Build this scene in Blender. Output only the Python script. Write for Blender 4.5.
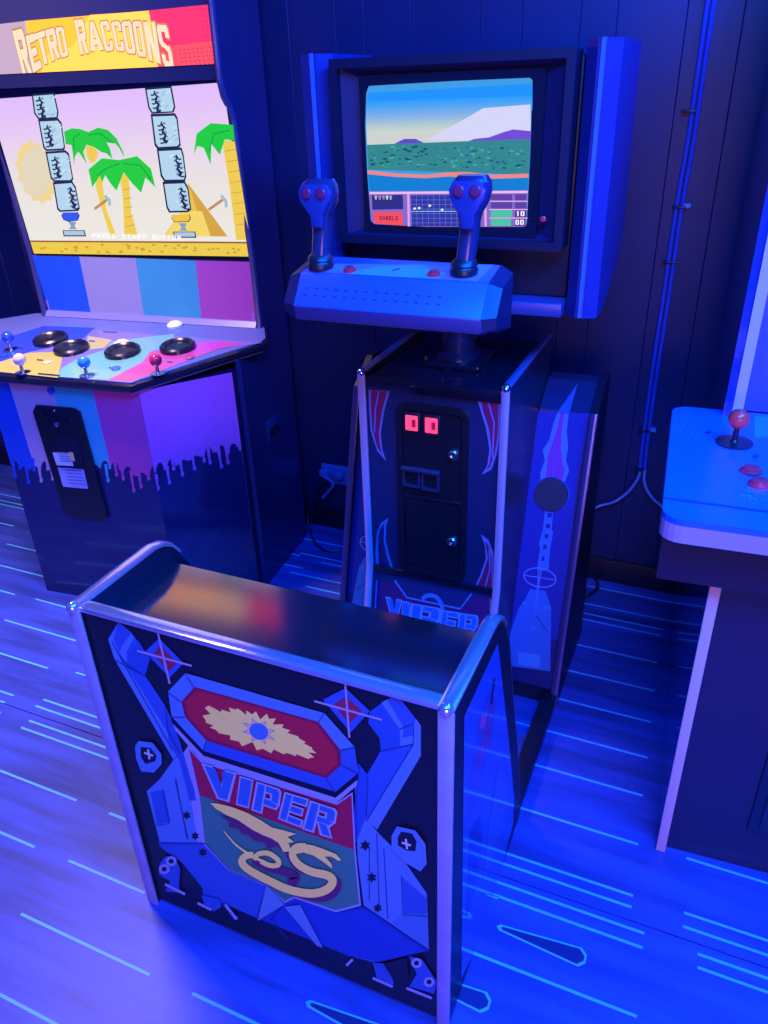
import bpy, bmesh, math, random
from mathutils import Vector, Matrix
from math import radians as R, pi, sin, cos

for o in list(bpy.data.objects): bpy.data.objects.remove(o, do_unlink=True)
scene = bpy.context.scene
COL = scene.collection

# ------------------------------------------------------------------ camera
H = 1.55
FPX, PITCH, YAW, ROLL = 772.7, 0.50009, -0.42591, -0.035395
def _cam_matrix():
    cy, sy = cos(YAW), sin(YAW); cp, sp = cos(PITCH), sin(PITCH); cr, sr = cos(ROLL), sin(ROLL)
    ry = Matrix(((cy, -sy, 0), (sy, cy, 0), (0, 0, 1)))
    b = Matrix(((1, 0, 0), (0, 0, -1), (0, 1, 0)))
    p = Matrix(((1, 0, 0), (0, cp, -sp), (0, sp, cp)))
    r = Matrix(((cr, -sr, 0), (sr, cr, 0), (0, 0, 1)))
    return r @ p @ b @ ry
CM = _cam_matrix()
cam_data = bpy.data.cameras.new('camera')
cam_data.sensor_fit = 'VERTICAL'; cam_data.sensor_height = 36.0
cam_data.lens = FPX / 1024 * 36.0
cam_data.clip_start = 0.02
cam = bpy.data.objects.new('camera', cam_data); COL.objects.link(cam)
right, down, fwd = Vector(CM[0]), Vector(CM[1]), Vector(CM[2])
m = Matrix((right, -down, -fwd)).transposed().to_4x4(); m.translation = Vector((0, 0, H))
cam.matrix_world = m
scene.camera = cam

# ------------------------------------------------------------------ world, lamps, exposure
scene.view_settings.view_transform = 'Standard'
scene.view_settings.look = 'None'
scene.view_settings.exposure = 0.0
scene.view_settings.gamma = 1.0
scene.view_settings.use_curve_mapping = False
world = bpy.data.worlds.new('world'); scene.world = world
world.use_nodes = True
bg = world.node_tree.nodes['Background']
bg.inputs[0].default_value = (0.015, 0.03, 0.55, 1); bg.inputs[1].default_value = 0.7

def area(name, loc, target, size, energy, color, size_y=None, spread=180):
    d = bpy.data.lights.new(name, 'AREA'); d.energy = energy; d.color = color
    d.shape = 'RECTANGLE'; d.size = size; d.size_y = size_y or size; d.spread = R(spread)
    o = bpy.data.objects.new(name, d); COL.objects.link(o); o.location = loc
    o.rotation_euler = (Vector(target) - Vector(loc)).to_track_quat('-Z', 'Y').to_euler()
    return o
# blue LED tubes on the ceiling and the glow of the machines on the other side of the aisle
area('ceiling_blue_tube_near', (0.5, 0.35, 2.65), (-0.1, 0.9, 0), 2.4, 340, (0.001, 0.135, 1.0), 0.5)
area('ceiling_blue_tube_far', (0.45, 1.95, 2.65), (0.1, 1.9, 0), 1.2, 95, (0.006, 0.07, 1.0), 0.3)
area('added_pink_fill', (-1.98, 1.42, 2.62), (-1.9, 1.4, 0), 0.6, 20, (1.0, 0.70, 0.75), 0.35, spread=78)  # added pink light standing in for the left cabinet's screen and marquee glow
area('aisle_machines_glow', (0.75, -1.6, 1.3), (-0.6, 0.8, 0.6), 1.2, 34, (1.0, 0.5, 0.8), 0.8)

# ------------------------------------------------------------------ helpers
def ray(x, y):
    return CM.transposed() @ Vector((x - 384, y - 512, FPX))
def pix(x, y, p0, n):
    d = ray(x, y); o = Vector((0, 0, H))
    t = (Vector(p0) - o).dot(n) / d.dot(n)
    return o + d * t
def onX(x, y, X): return pix(x, y, (X, 0, 0), Vector((1, 0, 0)))
def onY(x, y, Y): return pix(x, y, (0, Y, 0), Vector((0, 1, 0)))
def onZ(x, y, Z=0): return pix(x, y, (0, 0, Z), Vector((0, 0, 1)))

def lin(c):
    f = lambda v: (v / 255 / 12.92) if v / 255 <= 0.04045 else ((v / 255 + 0.055) / 1.055) ** 2.4
    return (f(c[0]), f(c[1]), f(c[2]))

MATS = {}
def mat(name, color=(0.5, 0.5, 0.5), rough=0.5, metal=0.0, spec=0.5, emit=None, estr=0.0, noise=0.0, nscale=40, bump=0.0, coat=0.0, ior=1.5):
    if name in MATS: return MATS[name]
    mt = bpy.data.materials.new(name); mt.use_nodes = True
    nt = mt.node_tree; b = nt.nodes['Principled BSDF']
    b.inputs['IOR'].default_value = ior
    b.inputs['Base Color'].default_value = (*color, 1)
    b.inputs['Roughness'].default_value = rough
    b.inputs['Metallic'].default_value = metal
    b.inputs['Specular IOR Level'].default_value = spec
    b.inputs['Coat Weight'].default_value = coat
    b.inputs['Coat Roughness'].default_value = 0.05
    if emit:
        b.inputs['Emission Color'].default_value = (*emit, 1); b.inputs['Emission Strength'].default_value = estr
    if noise or bump:
        tc = nt.nodes.new('ShaderNodeTexCoord'); nz = nt.nodes.new('ShaderNodeTexNoise')
        nz.inputs['Scale'].default_value = nscale; nz.inputs['Detail'].default_value = 4
        nt.links.new(tc.outputs['Object'], nz.inputs['Vector'])
        if noise:
            mx = nt.nodes.new('ShaderNodeMix'); mx.data_type = 'RGBA'
            mx.inputs[6].default_value = (*[c * (1 - noise) for c in color], 1)
            mx.inputs[7].default_value = (*[min(1, c * (1 + noise)) for c in color], 1)
            nt.links.new(nz.outputs['Fac'], mx.inputs[0]); nt.links.new(mx.outputs[2], b.inputs['Base Color'])
        if bump:
            bp = nt.nodes.new('ShaderNodeBump'); bp.inputs['Strength'].default_value = bump; bp.inputs['Distance'].default_value = 0.002
            nt.links.new(nz.outputs['Fac'], bp.inputs['Height']); nt.links.new(bp.outputs[0], b.inputs['Normal'])
    MATS[name] = mt
    return mt
def attr_mat(name, rough=0.4, emit=0.0, spec=0.5, base=True, coat=0.0):
    mt = bpy.data.materials.new(name); mt.use_nodes = True
    nt = mt.node_tree; b = nt.nodes['Principled BSDF']
    at = nt.nodes.new('ShaderNodeAttribute'); at.attribute_name = 'print_colour'
    b.inputs['Roughness'].default_value = rough; b.inputs['Specular IOR Level'].default_value = spec
    b.inputs['Coat Weight'].default_value = coat; b.inputs['Coat Roughness'].default_value = 0.06
    if base: nt.links.new(at.outputs['Color'], b.inputs['Base Color'])
    else: b.inputs['Base Color'].default_value = (0.01, 0.01, 0.01, 1)
    if emit:
        nt.links.new(at.outputs['Color'], b.inputs['Emission Color']); b.inputs['Emission Strength'].default_value = emit
    return mt

INV = Matrix.Identity(4)      # world -> local frame of the thing being built
def finish(name, verts, faces, material, parent=None, cols=None, smooth=False, local=False):
    me = bpy.data.meshes.new(name)
    vs = [Vector(v) for v in verts]
    if not local: vs = [INV @ v for v in vs]
    me.from_pydata([tuple(v) for v in vs], [], faces)
    if cols:
        a = me.attributes.new('print_colour', 'FLOAT_COLOR', 'FACE')
        for i, c in enumerate(cols): a.data[i].color = (*c, 1)
    if smooth:
        for p in me.polygons: p.use_smooth = True
    me.materials.append(material); me.update()
    o = bpy.data.objects.new(name, me); COL.objects.link(o)
    if parent: o.parent = parent
    return o
def from_bm(name, bm, material, parent=None, smooth=False, local=False):
    bmesh.ops.recalc_face_normals(bm, faces=bm.faces)
    if not local: bmesh.ops.transform(bm, matrix=INV, verts=bm.verts)
    me = bpy.data.meshes.new(name); bm.to_mesh(me); bm.free()
    if smooth:
        for p in me.polygons: p.use_smooth = True
        try: me.set_sharp_from_angle(angle=R(35))
        except Exception: pass
    me.materials.append(material)
    o = bpy.data.objects.new(name, me); COL.objects.link(o)
    if parent: o.parent = parent
    return o
def add_box(bm, lo, hi, bev=0.0, seg=2):
    vs = [bm.verts.new((x, y, z)) for x in (lo[0], hi[0]) for y in (lo[1], hi[1]) for z in (lo[2], hi[2])]
    f = [(0, 1, 3, 2), (4, 6, 7, 5), (0, 4, 5, 1), (2, 3, 7, 6), (0, 2, 6, 4), (1, 5, 7, 3)]
    fs = [bm.faces.new([vs[i] for i in q]) for q in f]
    if bev:
        es = list({e for q in fs for e in q.edges})
        bmesh.ops.bevel(bm, geom=es, offset=bev, segments=seg, affect='EDGES', profile=0.5)
def box(name, lo, hi, material, parent=None, bev=0.0, seg=2, local=False):
    bm = bmesh.new(); add_box(bm, lo, hi, bev, seg)
    return from_bm(name, bm, material, parent, smooth=bev > 0, local=local)
def add_prism(bm, pts, ext, bev=0.0, seg=2):
    """pts: 3D polygon, ext: extrusion vector"""
    ext = Vector(ext)
    a = [bm.verts.new(Vector(p)) for p in pts]; b = [bm.verts.new(Vector(p) + ext) for p in pts]
    n = len(pts); fs = [bm.faces.new(a), bm.faces.new(b[::-1])]
    for i in range(n): fs.append(bm.faces.new([a[i], b[i], b[(i + 1) % n], a[(i + 1) % n]]))
    bmesh.ops.recalc_face_normals(bm, faces=fs)
    if bev:
        es = list({e for q in fs for e in q.edges})
        bmesh.ops.bevel(bm, geom=es, offset=bev, segments=seg, affect='EDGES', profile=0.5)
def prism(name, pts, ext, material, parent=None, bev=0.0, seg=2, local=False, smooth=None):
    bm = bmesh.new(); add_prism(bm, pts, ext, bev, seg)
    return from_bm(name, bm, material, parent, smooth=(bev > 0 if smooth is None else smooth), local=local)
def add_tube(bm, path, r, n=10, cap=True):
    path = [Vector(p) for p in path]; rings = []
    rs = r if isinstance(r, (list, tuple)) else [r] * len(path)
    up = None
    for i, p in enumerate(path):
        t = (path[min(i + 1, len(path) - 1)] - path[max(i - 1, 0)]).normalized()
        if up is None:
            up = Vector((0, 0, 1)) if abs(t.z) < 0.9 else Vector((0, 1, 0))
        a = t.cross(up)
        if a.length < 1e-5: a = t.orthogonal()
        a.normalize(); b = a.cross(t).normalized(); up = b
        rings.append([bm.verts.new(p + rs[i] * (cos(2 * pi * k / n) * a + sin(2 * pi * k / n) * b)) for k in range(n)])
    for i in range(len(rings) - 1):
        for k in range(n):
            bm.faces.new([rings[i][k], rings[i][(k + 1) % n], rings[i + 1][(k + 1) % n], rings[i + 1][k]])
    if cap: bm.faces.new(rings[0][::-1]); bm.faces.new(rings[-1])
def tube(name, path, r, material, parent=None, n=10, local=False):
    bm = bmesh.new(); add_tube(bm, path, r, n)
    return from_bm(name, bm, material, parent, smooth=True, local=local)
def add_lathe(bm, c, prof, n=24, axis=(0, 0, 1)):
    q = Vector((0, 0, 1)).rotation_difference(Vector(axis)); c = Vector(c); rings = []
    for (r, z) in prof:
        if r < 1e-6: rings.append([bm.verts.new(c + q @ Vector((0, 0, z)))])
        else: rings.append([bm.verts.new(c + q @ Vector((r * cos(2 * pi * k / n), r * sin(2 * pi * k / n), z))) for k in range(n)])
    for a, b in zip(rings, rings[1:]):
        for k in range(n):
            k2 = (k + 1) % n
            if len(a) == 1 and len(b) == 1: continue
            if len(a) == 1: bm.faces.new([a[0], b[k], b[k2]])
            elif len(b) == 1: bm.faces.new([a[k], b[0], a[k2]])
            else: bm.faces.new([a[k], b[k], b[k2], a[k2]])
def lathe(name, c, prof, material, parent=None, n=24, axis=(0, 0, 1), local=False):
    bm = bmesh.new(); add_lathe(bm, c, prof, n, axis)
    return from_bm(name, bm, material, parent, smooth=True, local=local)
def ball_prof(r, z0=0, k=10): return [(r * sin(pi * i / k), z0 - r * cos(pi * i / k)) for i in range(k + 1)]
def smooth_path(pts, k=6, closed=False):
    pts = [Vector(p) for p in pts]; out = []; n = len(pts)
    for i in range(n if closed else n - 1):
        g = (lambda j: pts[j % n]) if closed else (lambda j: pts[max(0, min(n - 1, j))])
        p0, p1, p2, p3 = g(i - 1), g(i), g(i + 1), g(i + 2)
        for s in range(k):
            t = s / k
            out.append(0.5 * ((2 * p1) + (p2 - p0) * t + (2 * p0 - 5 * p1 + 4 * p2 - p3) * t * t + (3 * p1 - p0 - 3 * p2 + p3) * t ** 3))
    if not closed: out.append(pts[-1])
    return out
def empty(name, loc, rz=0.0, label=None, cat=None, group=None):
    o = bpy.data.objects.new(name, None); COL.objects.link(o)
    o.location = loc; o.rotation_euler = (0, 0, rz); o.empty_display_size = 0.1
    tag(o, label, cat, group)
    return o
def tag(o, label=None, cat=None, group=None, kind=None):
    if label: o['label'] = label
    if cat: o['category'] = cat
    if group: o['group'] = group
    if kind: o['kind'] = kind
    return o
def frame_of(o):
    global INV
    if o is None: INV = Matrix.Identity(4)
    else: INV = (Matrix.Translation(o.location) @ Matrix.Rotation(o.rotation_euler.z, 4, 'Z')).inverted()

GLYPH = {
 'V': [[(0, 1), (.36, 1), (.5, .38), (.64, 1), (1, 1), (.68, 0), (.32, 0)]],
 'I': [[(.12, 0), (.88, 0), (.88, 1), (.12, 1)]],
 'P': [[(0, 0), (.36, 0), (.36, 1), (0, 1)], [(.36, .76), (.72, .76), (.9, 1), (.36, 1)], [(.66, .5), (1, .46), (1, .9), (.9, 1), (.66, .8)], [(.36, .3), (.9, .3), (1, .46), (.66, .54), (.36, .54)]],
 'E': [[(0, 0), (.34, 0), (.34, 1), (0, 1)], [(.34, .77), (1, .77), (1, 1), (.34, 1)], [(.34, .39), (.9, .39), (.9, .62), (.34, .62)], [(.34, 0), (1, 0), (1, .23), (.34, .23)]],
 'R': [[(0, 0), (.34, 0), (.34, 1), (0, 1)], [(.34, .78), (.72, .78), (.9, 1), (.34, 1)], [(.66, .54), (1, .54), (1, .9), (.9, 1), (.66, .82)], [(.34, .38), (.86, .38), (1, .54), (.66, .6), (.34, .6)], [(.42, .4), (.78, .4), (1, 0), (.64, 0)]],
 'T': [[(0, .8), (1, .8), (1, 1), (0, 1)], [(.32, 0), (.68, 0), (.68, .8), (.32, .8)]],
 'O': [[(0, .1), (.14, 0), (.34, .0), (.34, 1), (.14, 1), (0, .9)], [(.66, 0), (.86, 0), (1, .1), (1, .9), (.86, 1), (.66, 1)], [(.34, 0), (.66, 0), (.66, .16), (.34, .16)], [(.34, .84), (.66, .84), (.66, 1), (.34, 1)]],
 'C': [[(0, .1), (.14, 0), (.34, .0), (.34, 1), (.14, 1), (0, .9)], [(.34, 0), (.86, 0), (1, .1), (1, .34), (.66, .34), (.66, .16), (.34, .16)], [(.34, .84), (.66, .84), (.66, .66), (1, .66), (1, .9), (.86, 1), (.34, 1)]],
 'A': [[(0, 0), (.32, 0), (.5, .78), (.62, 1), (.34, 1)], [(1, 0), (.68, 0), (.5, .78), (.4, 1), (.66, 1)], [(.3, .2), (.7, .2), (.66, .4), (.34, .4)]],
 'N': [[(0, 0), (.32, 0), (.32, 1), (0, 1)], [(.68, 0), (1, 0), (1, 1), (.68, 1)], [(.0, 1), (.34, 1), (1, 0), (.66, 0)]],
 'S': [[(0, .58), (.16, .46), (.34, .5), (.34, .84), (.66, .84), (.66, .7), (1, .7), (1, .9), (.86, 1), (.14, 1), (0, .9)], [(0, .3), (.34, .3), (.34, .16), (.66, .16), (.66, .5), (.84, .54), (1, .42), (1, .1), (.86, 0), (.14, 0), (0, .1)], [(.1, .52), (.3, .62), (.9, .48), (.7, .38)]],
 'B': [[(0, 0), (.32, 0), (.32, 1), (0, 1)], [(.32, .8), (.8, .8), (.94, 1), (.32, 1)], [(.66, .56), (.96, .56), (.96, .9), (.66, .9)], [(.32, .42), (.9, .42), (.9, .58), (.32, .58)], [(.66, .1), (1, .1), (1, .46), (.66, .46)], [(.32, 0), (.9, 0), (1, .1), (.66, .2), (.32, .2)]],
 'U': [[(0, .1), (.14, 0), (.32, 0), (.32, 1), (0, 1)], [(.68, 0), (.86, 0), (1, .1), (1, 1), (.68, 1)], [(.32, 0), (.68, 0), (.68, .2), (.32, .2)]],
 'H': [[(0, 0), (.3, 0), (.3, 1), (0, 1)], [(.7, 0), (1, 0), (1, 1), (.7, 1)], [(.3, .4), (.7, .4), (.7, .6), (.3, .6)]],
 'L': [[(0, 0), (.3, 0), (.3, 1), (0, 1)], [(.3, 0), (1, 0), (1, .2), (.3, .2)]],
 'D': [[(0, 0), (.3, 0), (.3, 1), (0, 1)], [(.3, 0), (.8, 0), (.8, .2), (.3, .2)], [(.3, .8), (.8, .8), (.8, 1), (.3, 1)], [(.7, 0), (.85, 0), (1, .15), (1, .85), (.85, 1), (.7, 1)]],
 '1': [[(.35, 0), (.7, 0), (.7, 1), (.4, 1), (.15, .8), (.35, .75)]],
}
GLYPH['0'] = GLYPH['O']
random.seed(7)

class Art:
    """flat print on one plane: polygons given in photo pixels, projected onto the plane, stacked in hair-thin layers"""
    def __init__(self, p0, n, eps=0.00004, base=0.0006, clips=()):
        self.p0 = Vector(p0); self.n = Vector(n).normalized(); self.eps = eps; self.base = base
        self.v = []; self.f = []; self.c = []; self.k = 0; self.clips = clips
    def w(self, p): return pix(p[0], p[1], self.p0, self.n)
    def raw(self, pts3, col):
        i = len(self.v); self.v += pts3; self.f.append(list(range(i, i + len(pts3)))); self.c.append(col)
    def poly(self, pts, col, step=True, T=None):
        if step: self.k += 1
        if T: pts = [T(p) for p in pts]
        off = self.n * (self.base + self.eps * self.k)
        pts3 = [self.w(p) + off for p in pts]
        for cp_, cn in self.clips:
            out = []
            for a, b in zip(pts3, pts3[1:] + pts3[:1]):
                da, db = (a - cp_).dot(cn), (b - cp_).dot(cn)
                if da >= 0: out.append(a)
                if (da >= 0) != (db >= 0): out.append(a.lerp(b, da / (da - db)))
            pts3 = out
            if len(pts3) < 3: return
        # newell normal must face +n
        nn = Vector((0, 0, 0))
        for a, b in zip(pts3, pts3[1:] + pts3[:1]): nn += a.cross(b)
        if nn.dot(self.n) < 0: pts3.reverse()
        self.raw(pts3, col)
    def stroke(self, path, wd, col, T=None, smooth=0, closed=False):
        if T: path = [T(p) for p in path]
        path = [Vector((p[0], p[1], 0)) for p in path]
        if smooth: path = smooth_path(path, smooth, closed)
        elif closed: path = path + [path[0]]
        self.k += 1; n = len(path); L = []; Rr = []
        for i, p in enumerate(path):
            t = (path[min(i + 1, n - 1)] - path[max(0, i - 1)])
            if t.length < 1e-6: t = Vector((1, 0, 0))
            t.normalize(); nn = Vector((-t.y, t.x, 0))
            ww = (wd(i / (n - 1)) if callable(wd) else wd) / 2
            L.append(p + nn * ww); Rr.append(p - nn * ww)
        for i in range(n - 1): self.poly([L[i], L[i + 1], Rr[i + 1], Rr[i]], col, step=False)
    def ell(self, c, rx, ry, col, T=None, n=20, rot=0):
        if T: c = T(c)
        self.poly([(c[0] + rx * cos(a) * cos(rot) - ry * sin(a) * sin(rot), c[1] + rx * cos(a) * sin(rot) + ry * sin(a) * cos(rot)) for a in [2 * pi * i / n for i in range(n)]], col)
    def glyph(self, ch, q, col, T=None, grow=0.0):
        if ch not in GLYPH: return
        if T: q = [T(p) for p in q]
        tl, tr, br, bl = [Vector((p[0], p[1])) for p in q]
        self.k += 1
        for g in GLYPH[ch]:
            cx = sum(p[0] for p in g) / len(g); cy = sum(p[1] for p in g) / len(g)
            pts = []
            for (a, b) in g:
                a = a + (grow if a > cx else -grow); b = b + (0.7 * grow if b > cy else -0.7 * grow)
                top = tl.lerp(tr, a) if 0 <= a <= 1 else tl + (tr - tl) * a
                bot = bl + (br - bl) * a; top = tl + (tr - tl) * a
                pts.append(bot + (top - bot) * b)
            self.poly(pts, col, step=False); self.k += 0.02
    def text(self, s, tl, tr, br, bl, col, T=None, gap=0.25):
        if T: tl, tr, br, bl = T(tl), T(tr), T(br), T(bl)
        tl, tr, br, bl = [Vector((p[0], p[1])) for p in (tl, tr, br, bl)]
        n = len(s)
        for i, ch in enumerate(s):
            a = i / n; b = (i + 1 - gap) / n
            self.glyph(ch, [tl.lerp(tr, a), tl.lerp(tr, b), bl.lerp(br, b), bl.lerp(br, a)], col)
    def build(self, name, material, parent):
        o = finish(name, self.v, self.f, material, parent, self.c)
        return o
def crop(x0, y0, s): return lambda p: (x0 + p[0] * s, y0 + p[1] * s)

# materials
M_CHROME = mat('chrome', (0.80, 0.70, 0.80), 0.18, 0.85)
M_BLACK = mat('black_laminate', (0.006, 0.007, 0.02), 0.4, spec=0.35, noise=0.2, nscale=60)
M_BLACKG = mat('black_gloss', (0.008, 0.008, 0.02), 0.12)
M_BLACKP = mat('black_plastic', (0.012, 0.012, 0.022), 0.35, bump=0.15, nscale=400)
M_NAVY = mat('navy_laminate', (0.015, 0.02, 0.075), 0.3, noise=0.15, nscale=50)
M_PRINT = attr_mat('printed_artwork', 0.5, spec=0.25)
M_PRINTG = attr_mat('glossy_printed_artwork', 0.12, coat=0.5)
M_RED = mat('red_plastic', (0.75, 0.03, 0.05), 0.25)
M_STEEL = mat('steel', (0.6, 0.6, 0.68), 0.25, 1.0)

# ================================================================== THE SETTING
frame_of(None)
def floor_mat():
    mt = bpy.data.materials.new('printed_wood_floor'); mt.use_nodes = True
    nt = mt.node_tree; b = nt.nodes['Principled BSDF']; N = nt.nodes.new; K = nt.links.new
    tc = N('ShaderNodeTexCoord'); mp = N('ShaderNodeMapping'); mp.inputs['Scale'].default_value = (0.9, 9.0, 1)
    K(tc.outputs['Object'], mp.inputs[0])
    n1 = N('ShaderNodeTexNoise'); n1.inputs['Scale'].default_value = 2.2; n1.inputs['Detail'].default_value = 5; n1.inputs['Roughness'].default_value = 0.55
    K(mp.outputs[0], n1.inputs['Vector'])
    n2 = N('ShaderNodeTexNoise'); n2.inputs['Scale'].default_value = 260; n2.inputs['Detail'].default_value = 2
    K(tc.outputs['Object'], n2.inputs['Vector'])
    cr = N('ShaderNodeValToRGB'); e = cr.color_ramp.elements
    e[0].position = 0.36; e[0].color = (0.028, 0.045, 0.23, 1); e[1].position = 0.62; e[1].color = (0.048, 0.085, 0.48, 1)
    K(n1.outputs['Fac'], cr.inputs[0])
    mx = N('ShaderNodeMix'); mx.data_type = 'RGBA'; mx.blend_type = 'MULTIPLY'; mx.inputs[0].default_value = 0.35
    K(cr.outputs[0], mx.inputs[6]); K(n2.outputs['Fac'], mx.inputs[7])
    K(mx.outputs[2], b.inputs['Base Color']); b.inputs['Roughness'].default_value = 0.42
    return mt
M_FLOOR = floor_mat()
SEAM = 1.118
fl = box('floor', (-4.2, -2.6, -0.05), (2.6, 2.45, -0.006), mat('subfloor', (0.01, 0.01, 0.02), 0.8))
tag(fl, kind='structure')
for (a, b) in ((-2.6, SEAM - 0.0015), (SEAM + 0.0015, 2.45)):
    box('floor_sheet', (-4.2, a, -0.006), (2.6, b, 0.0), M_FLOOR, fl)
M_STRIPE = mat('cyan_stripe_ink', (0.09, 0.42, 0.75), 0.45, noise=0.12, nscale=30)
M_DART = mat('navy_dart_ink', (0.01, 0.015, 0.10), 0.45)
def stripe(x0, y0, x1, y1, w=0.0062):
    a, b = onZ(x0, y0), onZ(x1, y1); y = (a.y + b.y) / 2
    box('neon_stripe', (min(a.x, b.x), y - w / 2, 0.0), (max(a.x, b.x), y + w / 2, 0.0006), M_STRIPE, fl)
c1 = crop(0, 600, 150 / 768); c2 = crop(0, 800, 200 / 768); c4 = crop(520, 580, 200 / 768); c5 = crop(520, 780, 248 / 768); c6 = crop(0, 470, 80 / 482)
S = []
for T, L in ((c1, [(-400, 0, -120, 60), (20, 105, 560, 255), (-200, 220, 255, 342), (380, 378, 800, 490), (-260, 385, 75, 485), (-260, 440, 35, 517), (205, 524, 900, 715), (165, 557, 900, 765), (-200, 510, 5, 578), (140, 627, 900, 868), (100, 660, 900, 925), (-200, 800, 395, 1024)]),
             (c2, [(-100, 80, 132, 182), (262, 234, 556, 356), (80, 438, 575, 672), (-300, 600, 235, 860), (420, 50, 800, 200)]),
             (c4, [(-60, 190, 528, 312), (-200, 260, 518, 420), (-200, 370, 503, 543), (-300, 470, 490, 682), (180, 80, 640, 165), (170, 110, 550, 192), (165, 135, 540, 212), (250, 40, 640, 78), (585, 327, 760, 360)]),
             (c5, [(-300, -150, 380, 52), (-300, -5, 366, 197), (-300, 140, 350, 360), (-300, 172, 345, 397), (-300, 235, 385, 476), (-300, 280, 380, 517), (-300, 475, 362, 733), (515, 243, 900, 360), (508, 413, 900, 540), (505, 452, 900, 590), (550, 535, 900, 665), (550, 576, 900, 710)]),
             (c6, [(-100, 300, 90, 336), (35, 448, 300, 505), (-100, 555, 300, 645), (-100, 700, 90, 750), (210, 780, 420, 830), (-60, 180, 200, 215), (-60, 200, 180, 235), (-60, 140, 150, 168)])):
    for s in L:
        p, q = T(s[:2]), T(s[2:]); S.append((*p, *q))
S += [(192, 994, 262, 1026), (266, 534, 350, 545), (300, 553, 362, 566), (288, 574, 345, 582), (322, 562, 345, 568), (306, 586, 360, 599), (318, 548, 338, 552), (275, 550, 300, 556), (268, 560, 302, 569), (450, 880, 498, 899)]
for s in S: stripe(*s)
def dart(tip, end, wt=0.007, we=0.021):
    a, b = onZ(*tip), onZ(*end); y = (a.y + b.y) / 2
    def outline(x0, x1, w0, w1, z0, z1, name, m):
        pts = [(x0, y - w0, z0), (x1 - 0.012, y - w1, z0), (x1, y - w1 + 0.012, z0), (x1, y + w1 - 0.012, z0), (x1 - 0.012, y + w1, z0), (x0, y + w0, z0), (x0 - w0, y, z0)]
        prism(name, pts, (0, 0, z1 - z0), m, fl)
    outline(a.x, b.x, wt, we, 0.0, 0.0006, 'dart_outline', M_STRIPE)
    outline(a.x + 0.006, b.x - 0.004, wt - 0.0035, we - 0.004, 0.0, 0.0009, 'dart_marking', M_DART)
dart((500, 927), (586, 960)); dart((390, 975), (493, 995)); dart((309, 1003), (400, 1045))

WALL_Y = 2.40
M_BACK = mat('wall_backing', (0.006, 0.008, 0.035), 0.8)
M_BOARD = mat('painted_wall_board', (0.012, 0.018, 0.075), 0.40, noise=0.18, nscale=6)
wl = box('wall_back', (-4.2, WALL_Y + 0.012, 0), (2.6, WALL_Y + 0.1, 2.75), M_BACK); tag(wl, kind='structure')
xs = [-0.951]
wid = [0.146, 0.093, 0.157, 0.112, 0.175, 0.098, 0.135]
i = 0
while xs[0] > -4.1: xs.insert(0, xs[0] - wid[i % 7]); i += 1
i = 0
rw = [0.203, 0.118, 0.155, 0.094, 0.17, 0.132, 0.108]
while xs[-1] < 2.5: xs.append(xs[-1] + rw[i % 7]); i += 1
for a, b in zip(xs, xs[1:]):
    box('wall_board', (a + 0.0004, WALL_Y, 0.0), (b - 0.0004, WALL_Y + 0.012, 2.75), M_BOARD, wl, bev=0.0014, seg=1)
bb = box('baseboard_back', (-4.2, WALL_Y - 0.014, 0), (2.6, WALL_Y - 0.001, 0.088), mat('black_baseboard', (0.006, 0.006, 0.018), 0.35), bev=0.003)
tag(bb, kind='structure')

# ================================================================== FLIGHT CABINET (the machine in the middle)
CX = -0.60
fc = empty('flight_arcade_cabinet', (CX, 1.3, 0), 0, 'black flight game cabinet with bench seat, twin control sticks and a lettered seat back', 'arcade cabinet')
frame_of(fc)
XL, XR = -0.945, -0.255
# ---- seat
M_SEATTOP = mat('black_vinyl', (0.012, 0.011, 0.016), 0.12, bump=0.014, nscale=500, ior=3.7)
seat = box('seat_back_panel', (XL + 0.018, 0.776, 0.012), (XR - 0.018, 0.794, 0.786), M_BLACK, fc)
prof = [(0.772, 0.0), (0.772, 0.792), (0.975, 0.792), (1.0, 0.786), (1.022, 0.772), (1.04, 0.748), (1.077, 0.69), (1.14, 0.497), (1.206, 0.315), (1.284, 0.05), (1.284, 0.0)]
for x in (XL, XR - 0.018):
    prism('seat_side_panel', [(x, y, z) for y, z in prof], (0.018, 0, 0), M_BLACK, fc)
ip = [(0.794, 0.70), (0.794, 0.742), (1.012, 0.742), (1.018, 0.738), (1.018, 0.71)]
cush = prism('seat_cushion', [(XL + 0.019, y, z) for y, z in ip], (XR - XL - 0.038, 0, 0), M_SEATTOP, fc)
prism('seat_front_panel', [(XL + 0.019, y, z) for y, z in ((1.0, 0.70), (1.012, 0.70), (1.245, 0.03), (1.225, 0.03))], (XR - XL - 0.038, 0, 0), M_BLACK, fc)
# chrome edging, front frame and the two top rails
def flat_strip(name, path, half, thick, side, parent, m=M_CHROME):
    """moulding along a path in the Y-Z plane at x centre side, half = half width in X"""
    bm = bmesh.new(); pts = [Vector(p) for p in path]; rows = []
    for i, p in enumerate(pts):
        t = (pts[min(i + 1, len(pts) - 1)] - pts[max(0, i - 1)]).normalized()
        nn = Vector((0, -t.z, t.y))
        sec = [(-half, -0.001), (-half, thick * 0.55), (-half * 0.5, thick), (half * 0.5, thick), (half, thick * 0.55), (half, -0.001)]
        rows.append([bm.verts.new(p + Vector((side + a - p.x, 0, 0)) + nn * b) for a, b in sec])
    for r0, r1 in zip(rows, rows[1:]):
        for k in range(6): bm.faces.new([r0[k], r0[(k + 1) % 6], r1[(k + 1) % 6], r1[k]])
    bm.faces.new(rows[0]); bm.faces.new(rows[-1][::-1])
    return from_bm(name, bm, m, parent, smooth=True)
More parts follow.
